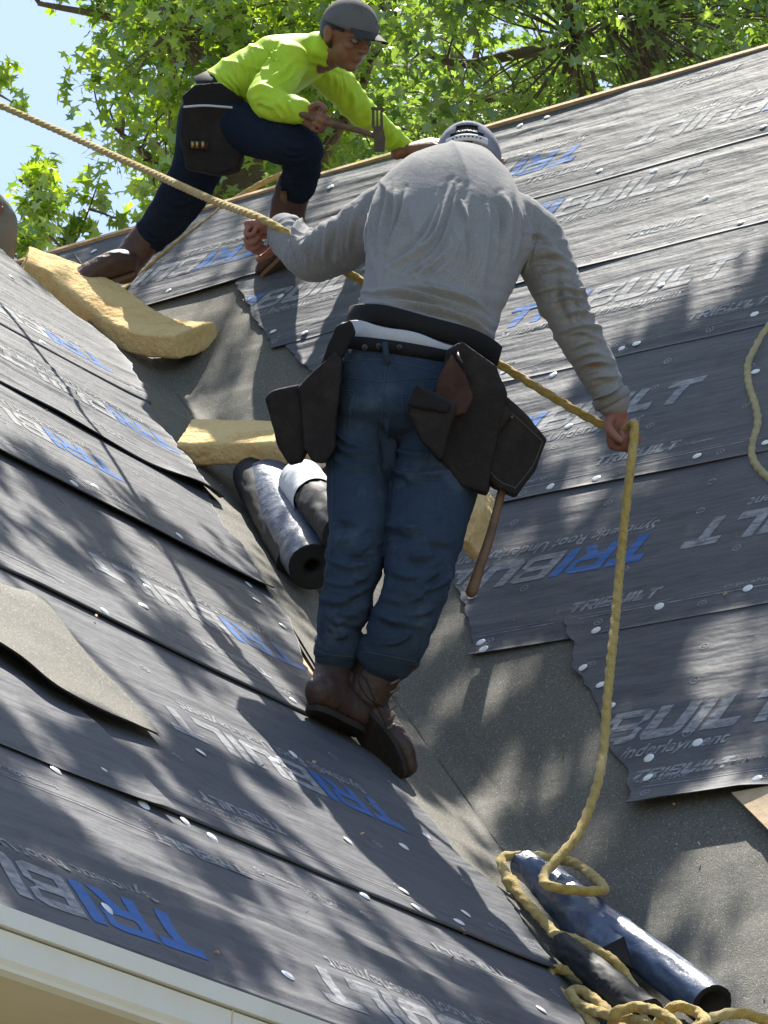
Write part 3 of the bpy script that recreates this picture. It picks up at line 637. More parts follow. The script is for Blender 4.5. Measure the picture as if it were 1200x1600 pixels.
sp = lambda x, y, h=.012: surf(x, y, h)
main = [P(-420, -10, 12.6), P(0, 165, 11.2), P(210, 258, 10.2), P(330, 312, 9.4), HL, P(548, 429, 8.76), P(700, 519, 8.66), P(858, 617, 8.53), P(940, 663, 8.46), P(972, 672, 8.42), P(990, 662, 8.37),
        P(990, 690, 8.34), P(984, 740, 8.30), P(972, 850, 8.2), P(962, 960, 8.02), P(950, 1080, 7.82), P(944, 1160, 7.7), P(932, 1230, 7.56), P(905, 1300, 7.42), P(873, 1340, 7.34), P(850, 1368, 7.28), P(862, 1386, 7.2), P(935, 1393, 7.2),
        P(940, 1382, 7.28), P(912, 1358, 7.42), P(885, 1345, 7.5), P(835, 1340, 7.52), P(792, 1338, 7.48), P(784, 1352, 7.44), P(805, 1390, 7.34), P(850, 1440, 7.2), P(872, 1464, 7.12), P(905, 1472, 7.04), P(940, 1490, 6.96), P(962, 1505, 6.93), P(980, 1528, 6.9), P(998, 1560, 6.85)]
rope('rope', main, .0108, MT['rope'], 'yellow safety rope held in the bent man\'s two hands and tied round the blue roll', knots=((.905, .02, .3), (.93, .03, .5), (.965, .05, .35)))
coil = [P(1230, 1610, 6.7), P(1185, 1590, 6.7), P(1150, 1583, 6.7), P(1110, 1592, 6.66), P(1078, 1612, 6.6), P(1050, 1640, 6.6), P(1020, 1620, 6.64), P(1040, 1585, 6.62), P(1062, 1572, 6.6), P(1092, 1585, 6.58), P(1100, 1600, 6.5), P(1060, 1620, 6.5), P(1000, 1596, 6.6), P(930, 1580, 6.74), P(890, 1562, 6.85), P(862, 1538, 6.92),
        P(862, 1518, 6.98), P(890, 1518, 6.96), P(940, 1550, 6.86), P(990, 1580, 6.76), P(1020, 1620, 6.6), P(960, 1640, 6.6), P(925, 1598, 6.74), P(897, 1562, 6.83), P(893, 1548, 6.87), P(915, 1552, 6.84), P(960, 1590, 6.72), P(985, 1630, 6.6), P(960, 1610, 6.62), P(962, 1583, 6.6), P(1000, 1574, 6.62), P(1040, 1588, 6.55), P(1060, 1615, 6.5), P(1010, 1650, 6.45), P(1090, 1680, 6.4)]
rope('rope', coil, .0108, MT['rope'], 'loose yellow rope coil heaped at the open end of the blue roll')
rope('rope', [sp(1290, 440), sp(1222, 492), sp(1200, 512), sp(1180, 545), sp(1169, 570), sp(1170, 600), sp(1182, 640), sp(1184, 665), sp(1177, 690), sp(1176, 715), sp(1188, 735), sp(1215, 755), sp(1300, 790)], .0105, MT['rope_pale'],
     'pale weathered rope snaking down the slope at the right edge')
rope('rope', [sp(150, 470), sp(200, 447), sp(238, 412), sp(262, 392), sp(300, 362), sp(330, 340), sp(352, 322), sp(410, 286), sp(470, 262, .015)], .0105, MT['rope_tan'], 'tan rope running over the slope behind the kneeling worker\'s legs')

# ------------------------------------------------------------------ people
from mathutils.bvhtree import BVHTree
def sc(st_, k): return [(q[0], q[1]*k, (q[2] if len(q) > 2 else q[1])*k) for q in st_]
def S(x, y, d, r, t=None): r_ = px(r, d); return (P(x, y, d), r_, r_ if t is None else t)
def along(co, pts):
    pts = np.array(pts); best = np.full(len(co), 1e9); U = np.zeros(len(co)); acc = 0
    for a, b_ in zip(pts[:-1], pts[1:]):
        ab = b_-a; L = np.linalg.norm(ab); t = np.clip(((co-a)@ab)/L**2, 0, 1); d = np.linalg.norm(co-a-t[:, None]*ab, axis=1)
        m = d < best; best[m] = d[m]; U[m] = acc+t[m]*L; acc += L
    return U, best, acc
def hand(wr_, dirn, palm, thumb, size=1., curl=(1.25, 1.35, .9), spread=.0, tcurl=.7):
    """lofts for a hand; palm = direction the palm faces, thumb = +-1 side"""
    X = nz(dirn); Z = nz(palm-X*(palm@X)); Y = np.cross(Z, X)*thumb; s = size; out = []
    out.append(loft([(wr_-X*.03*s, .024*s, .019*s), (wr_, .026*s, .019*s), (wr_+X*.03*s, .035*s, .018*s), (wr_+X*.062*s, .041*s, .016*s), (wr_+X*.088*s, .040*s, .0135*s)], seg=18, hint=Z))
    for k, (yy, l, r) in enumerate(((.030, .92, 1.), (.0105, 1., 1.), (-.0095, .95, .96), (-.029, .76, .85))):
        p = wr_+X*(.084-.004*abs(k-1))*s+Y*yy*s; a = 0; pts = [(p-X*.02*s, .0095*r*s)]; pts.append((p, .0096*r*s))
        for L, c in zip((.042, .027, .021), curl):
            a += c*(1+.05*k); d = X*math.cos(a)+Z*math.sin(a)+Y*spread*(1.5-k)*.1; p = p+nz(d)*L*l*s
            pts.append((p, .0086*r*s))
        out.append(loft([(q[0], q[1], q[1]) for q in pts], seg=10, hint=Y, cap_r=.5))
    p = wr_+X*.018*s+Y*.024*s+Z*.006*s; d0 = nz(X*.55+Y*.75+Z*.35)
    q1 = p+d0*.034*s; q2 = q1+nz(X*.75+Y*.25+Z*(.3+tcurl*.5))*.032*s; q3 = q2+nz(X*.75-Y*.25+Z*(.3+tcurl*.6))*.027*s
    out.append(loft([(p-d0*.01*s, .014*s), (p, .0145*s), (q1, .0125*s), (q2, .0108*s), (q3, .009*s)], seg=12, hint=Z)); return out
def head(c, F_, U_, k=1., neck=None):
    F_ = nz(F_); U_ = nz(U_-F_*(U_@F_)); S_ = np.cross(F_, U_); o = []; E_ = lambda s, f, u, a, b_, c_: o.append(ell(c+(S_*s+F_*f+U_*u)*k, S_, F_, U_, a*k, b_*k, c_*k))
    E_(0, -.012, .018, .077, .098, .090); E_(0, .030, -.040, .060, .062, .068); E_(0, .062, -.088, .026, .026, .022); E_(0, .025, -.075, .050, .055, .035)
    E_(0, .072, .022, .055, .022, .020); E_(0, .089, .0, .010, .020, .030); E_(0, .104, -.022, .013, .017, .013); E_(.012, .096, -.026, .010, .010, .008); E_(-.012, .096, -.026, .010, .010, .008)
    E_(0, .083, -.053, .024, .015, .008); E_(0, .082, -.062, .020, .014, .008); E_(.036, .062, -.020, .024, .024, .020); E_(-.036, .062, -.020, .024, .024, .020)
    for s in (1, -1): E_(.082*s, -.006, -.012, .011, .019, .031); E_(.092*s, -.012, .002, .005, .015, .021)
    return o, (S_, F_, U_)
def eyes(parent, c, ax, k=1.):
    S_, F_, U_ = ax
    for s in (1, -1):
        p = c+(S_*.031*s+F_*.079+U_*.002)*k; e = mk('eye', *ell(p, S_, F_, U_, .0145*k, .012*k, .009*k), MT['eye'], parent); mk('iris', *ell(p+F_*.0085*k-U_*.002*k, S_, F_, U_, .0055*k, .004*k, .0055*k, 8, 10), MT['iris'], e)
        b_ = p+U_*.017*k+F_*.009*k; mk('eyebrow', *loft([(b_-S_*.018*k, .0025*k), (b_+U_*.003*k, .004*k), (b_+S_*.018*k, .0025*k)], seg=8, hint=U_), MT['hair'], parent)
def band(name, c, X, Y, rx, ry, h, th, m, parent, sag=lambda a: 0*a, n=90):
    Z = nz(np.cross(X, Y)); a = np.linspace(0, 2*np.pi, n, endpoint=False); V = []
    for dr, dz in ((0, -h), (th, -h*.9), (th*1.1, 0), (th, h*.9), (0, h), (-th*.5, 0)):
        V.append(c+X*(np.cos(a)*(rx+dr))[:, None]+Y*(np.sin(a)*(ry+dr))[:, None]+Z*(dz+sag(a))[:, None])
    v = np.stack(V, 0).reshape(-1, 3); f = gridfaces(6, n, True).tolist(); f += [[5*n+j, 5*n+(j+1) % n, (j+1) % n, j] for j in range(n)]
    return mk(name, v, f, m, parent)
def stitch(o, paths, r, m, parent, name='seam', lift=.0005):
    me = o.data; M = WO[o.name]; V = np.empty(len(me.vertices)*3); me.vertices.foreach_get('co', V); V = V.reshape(-1, 3)+M
    bv = BVHTree.FromPolygons(V.tolist(), [list(p.vertices) for p in me.polygons]); parts = []
    for path in paths:
        pp = catmull(np.array([[*q, 0] for q in path], float), 10)[:, :2]; run = []
        for x, y in pp:
            d = nz(ray(x, y)); hit = bv.ray_cast(Vector(CAM.tolist()), Vector(d.tolist()), 40)
            if hit[0] is not None: run.append((np.array(hit[0])-d*lift, r))
        if len(run) > 3: parts.append(loft(run, n=1, seg=6, cap_r=.2))
    if parts: return mk(name, *join(parts), m, parent)
def pouch(name, outline, d, th, m, parent, bulge=.01, seed=0, tilt=None, voxel=.005):
    """soft bag: px outline at depth d (one value or per point), th metres deep, rounded by smoothing"""
    dd = np.broadcast_to(d, len(outline)); fr = np.array([P(x, y, z) for (x, y), z in zip(outline, dd)])
    return remesh(name, [prism(fr, FW*th)], voxel, m, parent, smooth=5, disp=lambda co, no: noise(co*16, seed)*.005+noise(co*45, seed+1)*.0015)
def boot(parent, heel, toe, Up, shaft_pts, L, w_, m, msole, seed, sole_th=.014):
    A_ = nz(toe-heel); Up = nz(Up-A_*(Up@A_)); Sd = np.cross(A_, Up); q = lambda a, u: heel+A_*a*L+Up*u
    st_ = [(q(.03, .040), w_*.70, .034), (q(.12, .047), w_*.80, .043), (q(.28, .050), w_*.80, .046), (q(.48, .045), w_*.84, .040), (q(.68, .038), w_*1.0, .032), (q(.85, .032), w_*.98, .026), (q(.96, .028), w_*.70, .021)]
    parts = [loft(st_, seg=20, hint=Up, pw=2.4), loft(shaft_pts, seg=20, hint=A_)]
    b_ = remesh('boot', parts, .0045, m, parent, smooth=3, disp=lambda co, no: ridge(co*np.array([25, 25, 40]), seed)*.0016+noise(co*14, seed)*.003)
    out = []; n = 40
    for t in np.linspace(0, 2*np.pi, n, endpoint=False):
        a = .5-.5*math.cos(t); s = math.sin(t); ww = w_*np.interp(a, [0, .15, .4, .7, .9, 1], [.85, .86, .82, 1.06, .95, .8]); s = np.sign(s)*abs(s)**.62
        out.append(heel+A_*(a*1.03-.015)*L+Sd*s*ww+Up*(sole_th*.6))
    mk('sole', *prism(np.array(out), -Up*sole_th), msole, b_, smooth=False)
    hb_ = [p for p in out]; return b_, (A_, Up, Sd)

def fam(guides, n, seed, jit=4, trim=.25):
    """family of fold lines interpolated through guide curves (photograph pixels)"""
    rng = np.random.default_rng(seed); G = [catmull(np.array([[*q, 0.] for q in g]), 8)[:, :2] for g in guides]; m = min(len(g) for g in G)
    G = [g[np.linspace(0, len(g)-1, m).astype(int)] for g in G]; out = []
    for i in range(n):
        u = (i+rng.uniform(.1, .9))/n*(len(G)-1); k = min(int(u), len(G)-2); f = u-k; c = G[k]*(1-f)+G[k+1]*f
        a, b_ = rng.uniform(0, trim), 1-rng.uniform(0, trim); c = c[int(a*m):max(int(b_*m), int(a*m)+3)]
        w_ = np.linspace(0, 6.28*rng.uniform(.3, .8), len(c))+rng.uniform(0, 6); c = c+rng.normal(size=2)*jit*.5+np.stack([np.sin(w_), np.cos(w_)], 1)*jit*.5
        out.append((c, rng.uniform(.25, 1.35), rng.uniform(.65, 1.45)))
    return out
def fold_disp(co, no, strokes, amp, w_, front=True):
    rel = co-CAM; z = rel@FW; X = CX+FPX*(rel@RT)/z; Y = CY-FPX*(rel@UP)/z; face = np.clip(-(no@FW)*3+.3, 0, 1); out = np.zeros(len(co))
    for c, a, wk in strokes:
        x0, y0 = c.min(0)-22; x1, y1 = c.max(0)+22; m = np.where((X > x0) & (X < x1) & (Y > y0) & (Y < y1) & (face > 0))[0]
        if len(m) == 0: continue
        p = np.stack([X[m], Y[m]], 1); best = np.full(len(m), 1e9); tt = np.zeros(len(m)); sg = np.zeros(len(m)); n = len(c)-1
        for i in range(n):
            ab = c[i+1]-c[i]; L = ab@ab+1e-9; t = np.clip(((p-c[i])@ab)/L, 0, 1); dv = p-c[i]-t[:, None]*ab; d = np.hypot(dv[:, 0], dv[:, 1]); q = d < best
            best[q] = d[q]; tt[q] = (i+t[q])/n; sg[q] = np.sign(ab[0]*dv[q, 1]-ab[1]*dv[q, 0])
        ww = w_*wk; sd = best*sg; prof = np.exp(-(sd/ww)**2)-.55*np.exp(-((sd-ww*1.9)/(ww*1.3))**2)
        out[m] += a*amp*prof*np.sin(np.pi*np.clip(tt, .02, .98))**.6*face[m]
    return out
# ---- man in grey shirt -------------------------------------------------
m1 = empty('person', surf(560, 1180), 'person in grey long sleeved shirt, blue jeans and tool belt leaning on a rope', 'person')
tor = [S(648, 590, 8.12, 116, .125), S(656, 545, 8.16, 116, .125), S(666, 500, 8.22, 110, .122), S(684, 430, 8.30, 116, .128), S(698, 372, 8.40, 128, .135), S(708, 325, 8.48, 122, .125), S(718, 290, 8.55, 90, .105), S(726, 266, 8.62, 52, .08)]
armL = [S(628, 322, 8.50, 52), S(585, 348, 8.56, 50), S(540, 378, 8.64, 44), S(492, 402, 8.74, 39), S(462, 382, 8.84, 34), S(444, 360, 8.90, 27)]
armR = [S(800, 345, 8.48, 50), S(832, 372, 8.47, 50), S(862, 432, 8.44, 43), S(892, 500, 8.42, 37), S(928, 568, 8.42, 33), S(957, 626, 8.43, 27)]
legL = [S(590, 625, 8.12, 80, .125), S(570, 690, 8.08, 62, .105), S(562, 760, 8.02, 53, .09), S(560, 840, 7.92, 48, .08), S(546, 920, 7.86, 42, .068), S(528, 985, 7.86, 37, .062), S(526, 1018, 7.88, 34, .058)]
legR = [S(690, 630, 8.12, 82, .13), S(690, 700, 8.06, 74, .115), S(678, 770, 7.98, 68, .10), S(661, 850, 7.88, 60, .085), S(648, 920, 7.82, 52, .072), S(624, 985, 7.82, 47, .066), S(607, 1022, 7.84, 44, .062)]
hc = P(731, 262, 8.74); hF = D(.05, -.55, .84); hU = D(.02, .84, .52)
hp_, hax = head(hc, hF, hU, .98)
handR = hand(P(962, 640, 8.43), D(.12, -.97, -.05), D(.62, .05, -.75), -1, 1.05, curl=(1.1, 1.45, 1.1))
handL = hand(P(440, 357, 8.91), D(-.62, .0, .35), D(-.35, -.8, -.3), 1, 1.05, curl=(1.2, 1.45, 1.1))
body = remesh('body', [loft(sc(tor, .86)), loft(sc(armL, .80)), loft(sc(armR, .80)), loft(sc(legL, .8)), loft(sc(legR, .8)), loft([S(722, 285, 8.56, 40), S(730, 262, 8.68, 34)]),
               loft([(P(957, 620, 8.43), .034, .03), (P(962, 645, 8.43), .030, .024)]), loft([(P(450, 368, 8.88), .034, .03), (P(438, 355, 8.91), .030, .024)]),
               loft([S(526, 1010, 7.88, 24), S(521, 1050, 7.88, 22), S(515, 1085, 7.84, 20)]), loft([S(606, 1010, 7.85, 26), S(596, 1040, 7.86, 24), S(578, 1080, 7.86, 20)])]+hp_+handR+handL, .0042, MT['skin'], m1, smooth=3)
pl = [[q[0] for q in armL], [q[0] for q in armR]]
SF = fam([[(768, 296), (776, 350), (768, 420)], [(800, 310), (806, 370), (796, 450)], [(838, 340), (832, 392), (822, 446)]], 10, 1, 3) + \
     fam([[(690, 284), (650, 360), (590, 410)], [(720, 290), (684, 385), (602, 448)], [(745, 300), (725, 400), (640, 480)]], 8, 2, 4) + \
     fam([[(588, 288), (580, 340), (578, 400)], [(640, 278), (630, 340), (598, 405)]], 6, 3, 3) + \
     fam([[(578, 425), (660, 436), (740, 462), (800, 500)], [(560, 465), (640, 470), (730, 492), (790, 535)], [(548, 490), (630, 494), (720, 516), (785, 565)]], 13, 4, 4, .35) + \
     fam([[(680, 300), (700, 380), (690, 450)], [(760, 310), (765, 390), (745, 470)]], 5, 5, 5, .4) + \
     fam([[(815, 352), (846, 362), (872, 392)], [(822, 420), (866, 410), (908, 430)], [(850, 490), (892, 476), (938, 490)], [(895, 575), (930, 560), (965, 570)], [(935, 640), (955, 634), (982, 614)]], 30, 6, 3, .3) + \
     fam([[(862, 430), (880, 470), (885, 510)], [(900, 420), (905, 470), (935, 520)]], 4, 7, 4) + \
     fam([[(603, 286), (590, 330), (575, 392)], [(560, 300), (552, 350), (545, 405)], [(515, 325), (505, 370), (500, 432)], [(478, 340), (470, 370), (462, 412)], [(462, 345), (452, 365), (448, 388)]], 24, 8, 3, .3)
JF = fam([[(513, 790), (560, 800), (604, 786)], [(510, 850), (556, 862), (602, 846)], [(500, 920), (545, 934), (588, 915)], [(494, 990), (524, 1004), (560, 990)]], 20, 11, 10, .6) + \
     fam([[(606, 800), (664, 815), (726, 800)], [(603, 860), (660, 876), (718, 860)], [(588, 925), (645, 942), (704, 925)], [(572, 990), (612, 1004), (664, 990)]], 22, 12, 10, .6) + \
     fam([[(516, 650), (545, 676), (598, 690)], [(514, 720), (550, 738), (604, 730)]], 6, 13, 4) + fam([[(606, 690), (640, 700), (700, 700)], [(612, 740), (650, 756), (720, 750)]], 5, 14, 4) + \
     fam([[(590, 640), (604, 680), (610, 760)], [(612, 640), (612, 690), (622, 780)]], 4, 15, 3)
lat = nz(RT*.97-UP*.24); axu = nz(RT*.24+UP*.97)
def shirt_disp(co, no):
    o = P(666, 500, 8.22); x = (co-o)@lat; y = (co-o)@axu; z = (co-o)@FW
    back = np.zeros(len(co))
    low = np.exp(-np.clip(y-.02, 0, 1)/.10); wv = noise(N3(x*4, y*5, z*2), 3)*.02
    back += low*(.0075*ridge(N3(x*2.6, (y+wv-x*x*.5)*27, 1), 4)+.004*ridge(N3(x*4, (y+wv)*48, 2), 5))
    # long oblique pulls from the shoulders towards the waist
    up_ = np.clip(y/.12, 0, 1)
    a1 = (x*.82+y*.42+wv); a2 = (-x*.55+y*.62)
    back += up_*np.clip(noise(N3(x*3, y*3, 7), 8)+.35, 0, 1)*(.0068*ridge(N3(a1*17, a2*2.0, 0), 9)**2*1.2)
    back += up_*np.clip((x-.03)/.08, 0, 1)*(.0055*ridge(N3((x+y*.12)*26, y*2.2, 4), 11))*np.clip(1-(y-.36)/.05, 0, 1)
    back += noise(co*9, 2)*.004
    out = back*.8
    for pts, sd in ((pl[0], 21), (pl[1], 31)):
        U, dd, tot = along(co, pts); on = (1/(1+np.exp((dd-.085)/.008)))*np.clip((U-.05)/.05, 0, 1)
        ang = noise(co*5, sd); k = .0065*ridge(N3(U*17+ang*.8, co@FW*6, (co@UP)*4), sd)**2+.0035*ridge(N3(U*36+ang*.8, co@FW*9, (co@UP)*5), sd+1)
        k *= .55+.9*np.exp(-((U/tot-.52)/.16)**2)+.7*np.exp(-((U/tot-.93)/.10)**2); out = out*(1-on)+.7*k*on
    return out+fold_disp(co, no, SF, .0115, 3.6)
shirt = remesh('shirt', [loft([S(658, 538, 8.175, 110, .122)]+tor[2:], n=6, seg=36, pw=2.3, cap_r=.1), loft(sc(armL, .96), n=6, seg=28), loft(sc(armR, .95), n=6, seg=28)], .0037, MT['shirt'], m1, smooth=9, disp=shirt_disp)
for q_ in ([(836, 330), (842, 352), (838, 380), (828, 420), (822, 452)], [(590, 292), (578, 320), (572, 360), (572, 398)]): stitch(shirt, [q_], .0016, MT['shirt'], shirt, 'sleeve_seam')
# cuffs
for (x, y, d, r, ax) in ((955, 622, 8.43, 30, D(.45, -.9, 0)), (447, 365, 8.89, 31, D(-.55, .6, .55))):
    c = P(x, y, d); X = nz(np.cross(ax, FW)); Y = np.cross(ax, X)
    band('cuff', c, X, Y, px(r, d)-.004, px(r, d)-.006, .013, .005, MT['shirt'], shirt)
def jeans_disp(co, no):
    out = noise(co*7, 51)*.004
    for pts, sd in (([q[0] for q in legL], 61), ([q[0] for q in legR], 71)):
        U, dd, tot = along(co, pts); on = 1/(1+np.exp((dd-.11)/.01)); w_ = .15+1.0*np.exp(-((U/tot-.62)/.13)**2)+1.3*np.exp(-((U/tot-.95)/.14)**2)+.5*np.exp(-((U/tot-.2)/.1)**2)
        wv = noise(co*4, sd)*.6; x = co@RT
        out = out+on*w_*.8*(.0065*ridge(N3(U*19+wv+x*4, x*5, (co@FW)*4), sd)+.0032*ridge(N3(U*40+wv, x*9, (co@FW)*7), sd+2))
    return out+fold_disp(co, no, JF, .0105, 4.2)
pel = [S(645, 566, 8.13, 108, .12), S(638, 610, 8.11, 118, .14), S(634, 660, 8.08, 116, .14)]
jeans = remesh('jeans', [loft(pel, n=6, seg=36, pw=2.3, cap_r=.25), loft(sc(legL, .97), n=6, seg=28), loft(sc(legR, .96), n=6, seg=28)], .004, MT['denim'], m1, smooth=6, disp=jeans_disp)
stitch(jeans, [[(604, 562), (600, 600), (597, 650), (592, 690)], [(528, 585), (560, 592), (600, 597)], [(602, 597), (640, 592), (690, 590)], [(524, 612), (552, 612), (548, 640), (545, 670)], [(524, 616), (549, 616), (545, 642)], [(625, 615), (655, 618), (685, 622)], [(628, 615), (632, 660)],
               [(527, 568), (570, 562), (620, 566), (680, 580)], [(564, 1018), (600, 1024), (650, 1034)], [(497, 1018), (520, 1024), (552, 1026)], [(517, 700), (519, 780), (512, 880), (495, 960)]], .0013, MT['stitch'], jeans, 'stitching')
for x, y, d, r, l_ in ((527, 1020, 7.88, 35, .06), (608, 1026, 7.84, 47, .067)):
    ax = D(-.15, -1, 0); X = nz(np.cross(ax, FW)); Y = np.cross(ax, X); band('hem', P(x, y, d), X, Y, px(r, d)-.001, l_, .010, .004, MT['denim'], jeans, sag=lambda a: .004*np.sin(3*a))
# waist layers
lw = nz(RT*.965-UP*.26); dw = nz(FW-lw*(FW@lw))
arch = lambda a: .020*np.sin(a)*-1
band('undershirt', P(641, 549, 8.152), lw, dw, px(113, 8.15), .133, .026, .003, MT['under'], m1, sag=lambda a: -.012*np.sin(a)+.003*np.sin(7*a))
tb = band('tool_belt', P(662, 525, 8.18), lw, dw, px(121, 8.18), .140, .025, .004, MT['belt'], m1, sag=lambda a: -.018*np.sin(a)+.002*np.sin(5*a))
jb = band('trouser_belt', P(634, 556, 8.13), nz(RT*.985-UP*.16), nz(FW-nz(RT*.985-UP*.16)*(FW@nz(RT*.985-UP*.16))), px(113, 8.13), .132, .016, .006, MT['belt'], m1, sag=lambda a: -.010*np.sin(a))
for x, y in ((570, 543), (592, 541), (624, 543)):
    p = P(x, y, 7.985); mk('eyelet', *ell(p, RT, UP, FW, .0075, .0075, .004, 8, 14), MT['darkmetal'], jb); mk('eyelet_hole', *ell(p-FW*.003, RT, UP, FW, .004, .004, .002, 6, 10), MT['black'], jb)
mk('belt_loop', *box(P(603, 551, 7.975), nz(RT*.98+UP*.2), nz(UP-RT*.15), FW, .007, .026, .003), MT['denim'], m1)
# pouches
pouch('tool_pouch', [(415, 622), (424, 612), (468, 602), (478, 640), (482, 700), (470, 722), (452, 726), (436, 700), (424, 660)], 7.98, .13, MT['pouch'], m1, seed=3)
pouch('tool_pouch', [(466, 606), (490, 580), (524, 545), (536, 560), (526, 640), (524, 700), (508, 722), (488, 722), (474, 700)], 7.96, .12, MT['pouch'], m1, seed=5)
pouch('hanging_strap', [(470, 604), (498, 572), (525, 510), (548, 500), (556, 520), (534, 560), (510, 600), (480, 622)], 7.99, .035, MT['belt'], m1, seed=7)
pouch('tool_pouch', [(700, 548), (722, 535), (775, 572), (792, 615), (775, 700), (762, 772), (720, 760), (668, 690), (652, 640), (690, 596)], 7.90, .16, MT['pouch'], m1, seed=9)
pouch('tool_pouch', [(686, 590), (706, 552), (728, 585), (742, 620), (728, 648), (700, 652), (676, 632)], 7.868, .05, MT['pouch_brown'], m1, seed=11)
pouch('nail_pouch', [(650, 600), (712, 632), (704, 664), (690, 720), (660, 690), (636, 634)], 7.835, .08, MT['pouch'], m1, seed=13)
pouch('nail_pouch_flap', [(651, 601), (706, 630), (700, 645), (636, 634)], 7.822, .03, MT['belt'], m1, seed=14)
bp_ = pouch('nail_pouch', [(758, 612), (792, 620), (824, 650), (856, 686), (838, 732), (806, 776), (772, 760), (734, 712), (744, 655)], 7.92, .11, MT['pouch'], m1, seed=15)
pouch('pouch_panel', [(760, 622), (790, 632), (800, 650), (770, 690), (738, 706), (745, 660)], 7.905, .03, MT['pouch'], m1, seed=17)
MT['thread'] = mat('grey thread', (.09, .08, .075), .9)
stitch(bp_, [[(762, 632), (792, 640), (846, 688)], [(742, 704), (776, 748), (804, 762)], [(848, 690), (832, 728), (804, 764)]], .0012, MT['thread'], bp_, 'stitching', .001)
mk('rivet', *ell(P(800, 652, 7.90), RT, UP, FW, .005, .005, .003, 6, 10), MT['darkmetal'], bp_)
mk('belt_clip', *loft([(P(717, 540, 7.93), .004), (P(716, 556, 7.87), .004), (P(722, 566, 7.86), .003)], seg=8), MT['darkmetal'], m1)
# cap
k = .98; X_, F_, U_ = hax[0], hax[1], hax[2]
cv, cf = ell(hc+U_*.022, X_, F_, U_, .086, .108, .098, 22, 36); zz = (cv-hc)@U_; yy = (cv-hc)@F_; keep = [q for q in cf if np.mean([(zz[i]) for i in q]) > -.012]
open_c = hc-F_*.080+U_*.030
keep = [q for q in keep if not (np.linalg.norm((cv[q].mean(0)-open_c)*1.) < .040 and (cv[q].mean(0)-open_c)@U_ > -.030)]
capo = mk('cap', cv, keep, MT['cap_blue'], m1); md = capo.modifiers.new('t', 'SOLIDIFY'); md.thickness = .003
mk('hair', *ell(hc+U_*.018-F_*.008, X_, F_, U_, .083, .101, .095), MT['hair'], m1)
a_ = np.linspace(-.62, .62, 24); arc = [hc-F_*math.cos(t)*.109+X_*math.sin(t)*.088+U_*.012 for t in a_]
mk('cap_strap', *loft([(q, .004, .0105) for q in arc], n=1, seg=10, hint=U_, pw=4), MT['capwhite'], capo)
for t in np.linspace(-.4, .4, 8): p = hc-F_*math.cos(t)*.114+X_*math.sin(t)*.092+U_*.012; mk('snap', *ell(p, X_, U_, F_, .0028, .0028, .002, 6, 8), MT['cap_dark'], capo)
mk('cap_brim', *loft([(hc+F_*.095+U_*.005, .075, .004), (hc+F_*.14+U_*-.005, .07, .004), (hc+F_*.165+U_*-.015, .05, .004)], seg=20, hint=U_), MT['cap_grey'], capo)
mk('cap_button', *ell(hc+U_*.121, X_, F_, U_, .008, .008, .004, 6, 10), MT['cap_grey'], capo)
for q in (.45, -.45, 0): pass
# boots
bR, ax = boot(m1, P(527, 1072, 7.84), P(617, 1199, 7.80), D(.60, .38, .80), [S(600, 1020, 7.85, 40, .055), S(592, 1050, 7.86, 38, .055), S(575, 1085, 7.85, 34, .05)], .262, .048, MT['leather'], MT['sole'], 5)
mk('boot_tongue', *prism(np.array([P(610, 1032, 7.80), P(640, 1038, 7.80), P(655, 1042, 7.82), P(642, 1052, 7.82), P(622, 1062, 7.82)]), FW*.03), MT['leather'], m1)
for i in range(6):
    t = i/5; p0 = P(624-8*t, 1062+70*t, 7.795); p1 = P(612-6*t, 1068+70*t, 7.77); mk('bootlace', *loft([(p0+FW*.02, .003), ((p0+p1)/2-FW*.008, .003), (p1, .003)], n=2, seg=6), MT['tan_sole'], m1)
stitch(bR, [[(520, 1075), (545, 1050), (570, 1060), (590, 1105), (612, 1150), (632, 1185)], [(575, 1035), (560, 1060), (575, 1090), (600, 1105)]], .0018, MT['sole'], bR, 'welt')
bL, ax = boot(m1, P(488, 1106, 7.68), P(556, 1146, 7.84), D(.45, .62, .70), [S(524, 1015, 7.89, 30, .05), S(522, 1050, 7.88, 31, .05), S(512, 1090, 7.82, 33, .05)], .215, .046, MT['leather'], MT['sole'], 8)

# hammer hanging from his belt
hm = empty('hammer', P(783, 765, 7.95), 'wooden handled hammer hanging from the grey shirted man\'s tool belt', 'hammer')
mk('handle', *loft([(P(790, 735, 7.98), .010, .012), (P(782, 775, 7.96), .010, .013), (P(765, 840, 7.93), .011, .014), (P(748, 890, 7.91), .0125, .016), (P(737, 924, 7.90), .015, .018)], seg=16, pw=2.6), MT['handle'], hm)
mk('head', *loft([(P(775, 722, 7.97), .012, .012), (P(800, 728, 7.99), .014, .014), (P(815, 733, 8.0), .012, .012)], seg=14), MT['darkmetal'], hm)

# ---- worker in neon shirt ----------------------------------------------
m2 = empty('person', surf(440, 420), 'person in neon yellow shirt and grey cap gripping a hatchet by the ridge', 'person')
tor = [S(338, 158, 11.72, 42, .155), S(365, 138, 11.72, 45, .165), S(405, 118, 11.70, 47, .18), S(445, 100, 11.68, 46, .19), S(480, 88, 11.66, 36, .17), S(503, 80, 11.64, 26, .09)]
armN = [S(452, 95, 11.52, 30), S(436, 125, 11.46, 30), S(416, 152, 11.38, 29), S(440, 168, 11.32, 24), S(468, 172, 11.28, 19)]
armF = [S(500, 105, 11.78, 30), S(530, 135, 11.84, 27), S(562, 172, 11.90, 23), S(598, 205, 11.96, 20), S(632, 232, 12.0, 15)]
lF = [S(345, 190, 11.58, 46, .11), S(395, 208, 11.46, 37), S(440, 222, 11.36, 34), S(470, 232, 11.36, 31), S(472, 262, 11.46, 29), S(462, 300, 11.58, 25)]
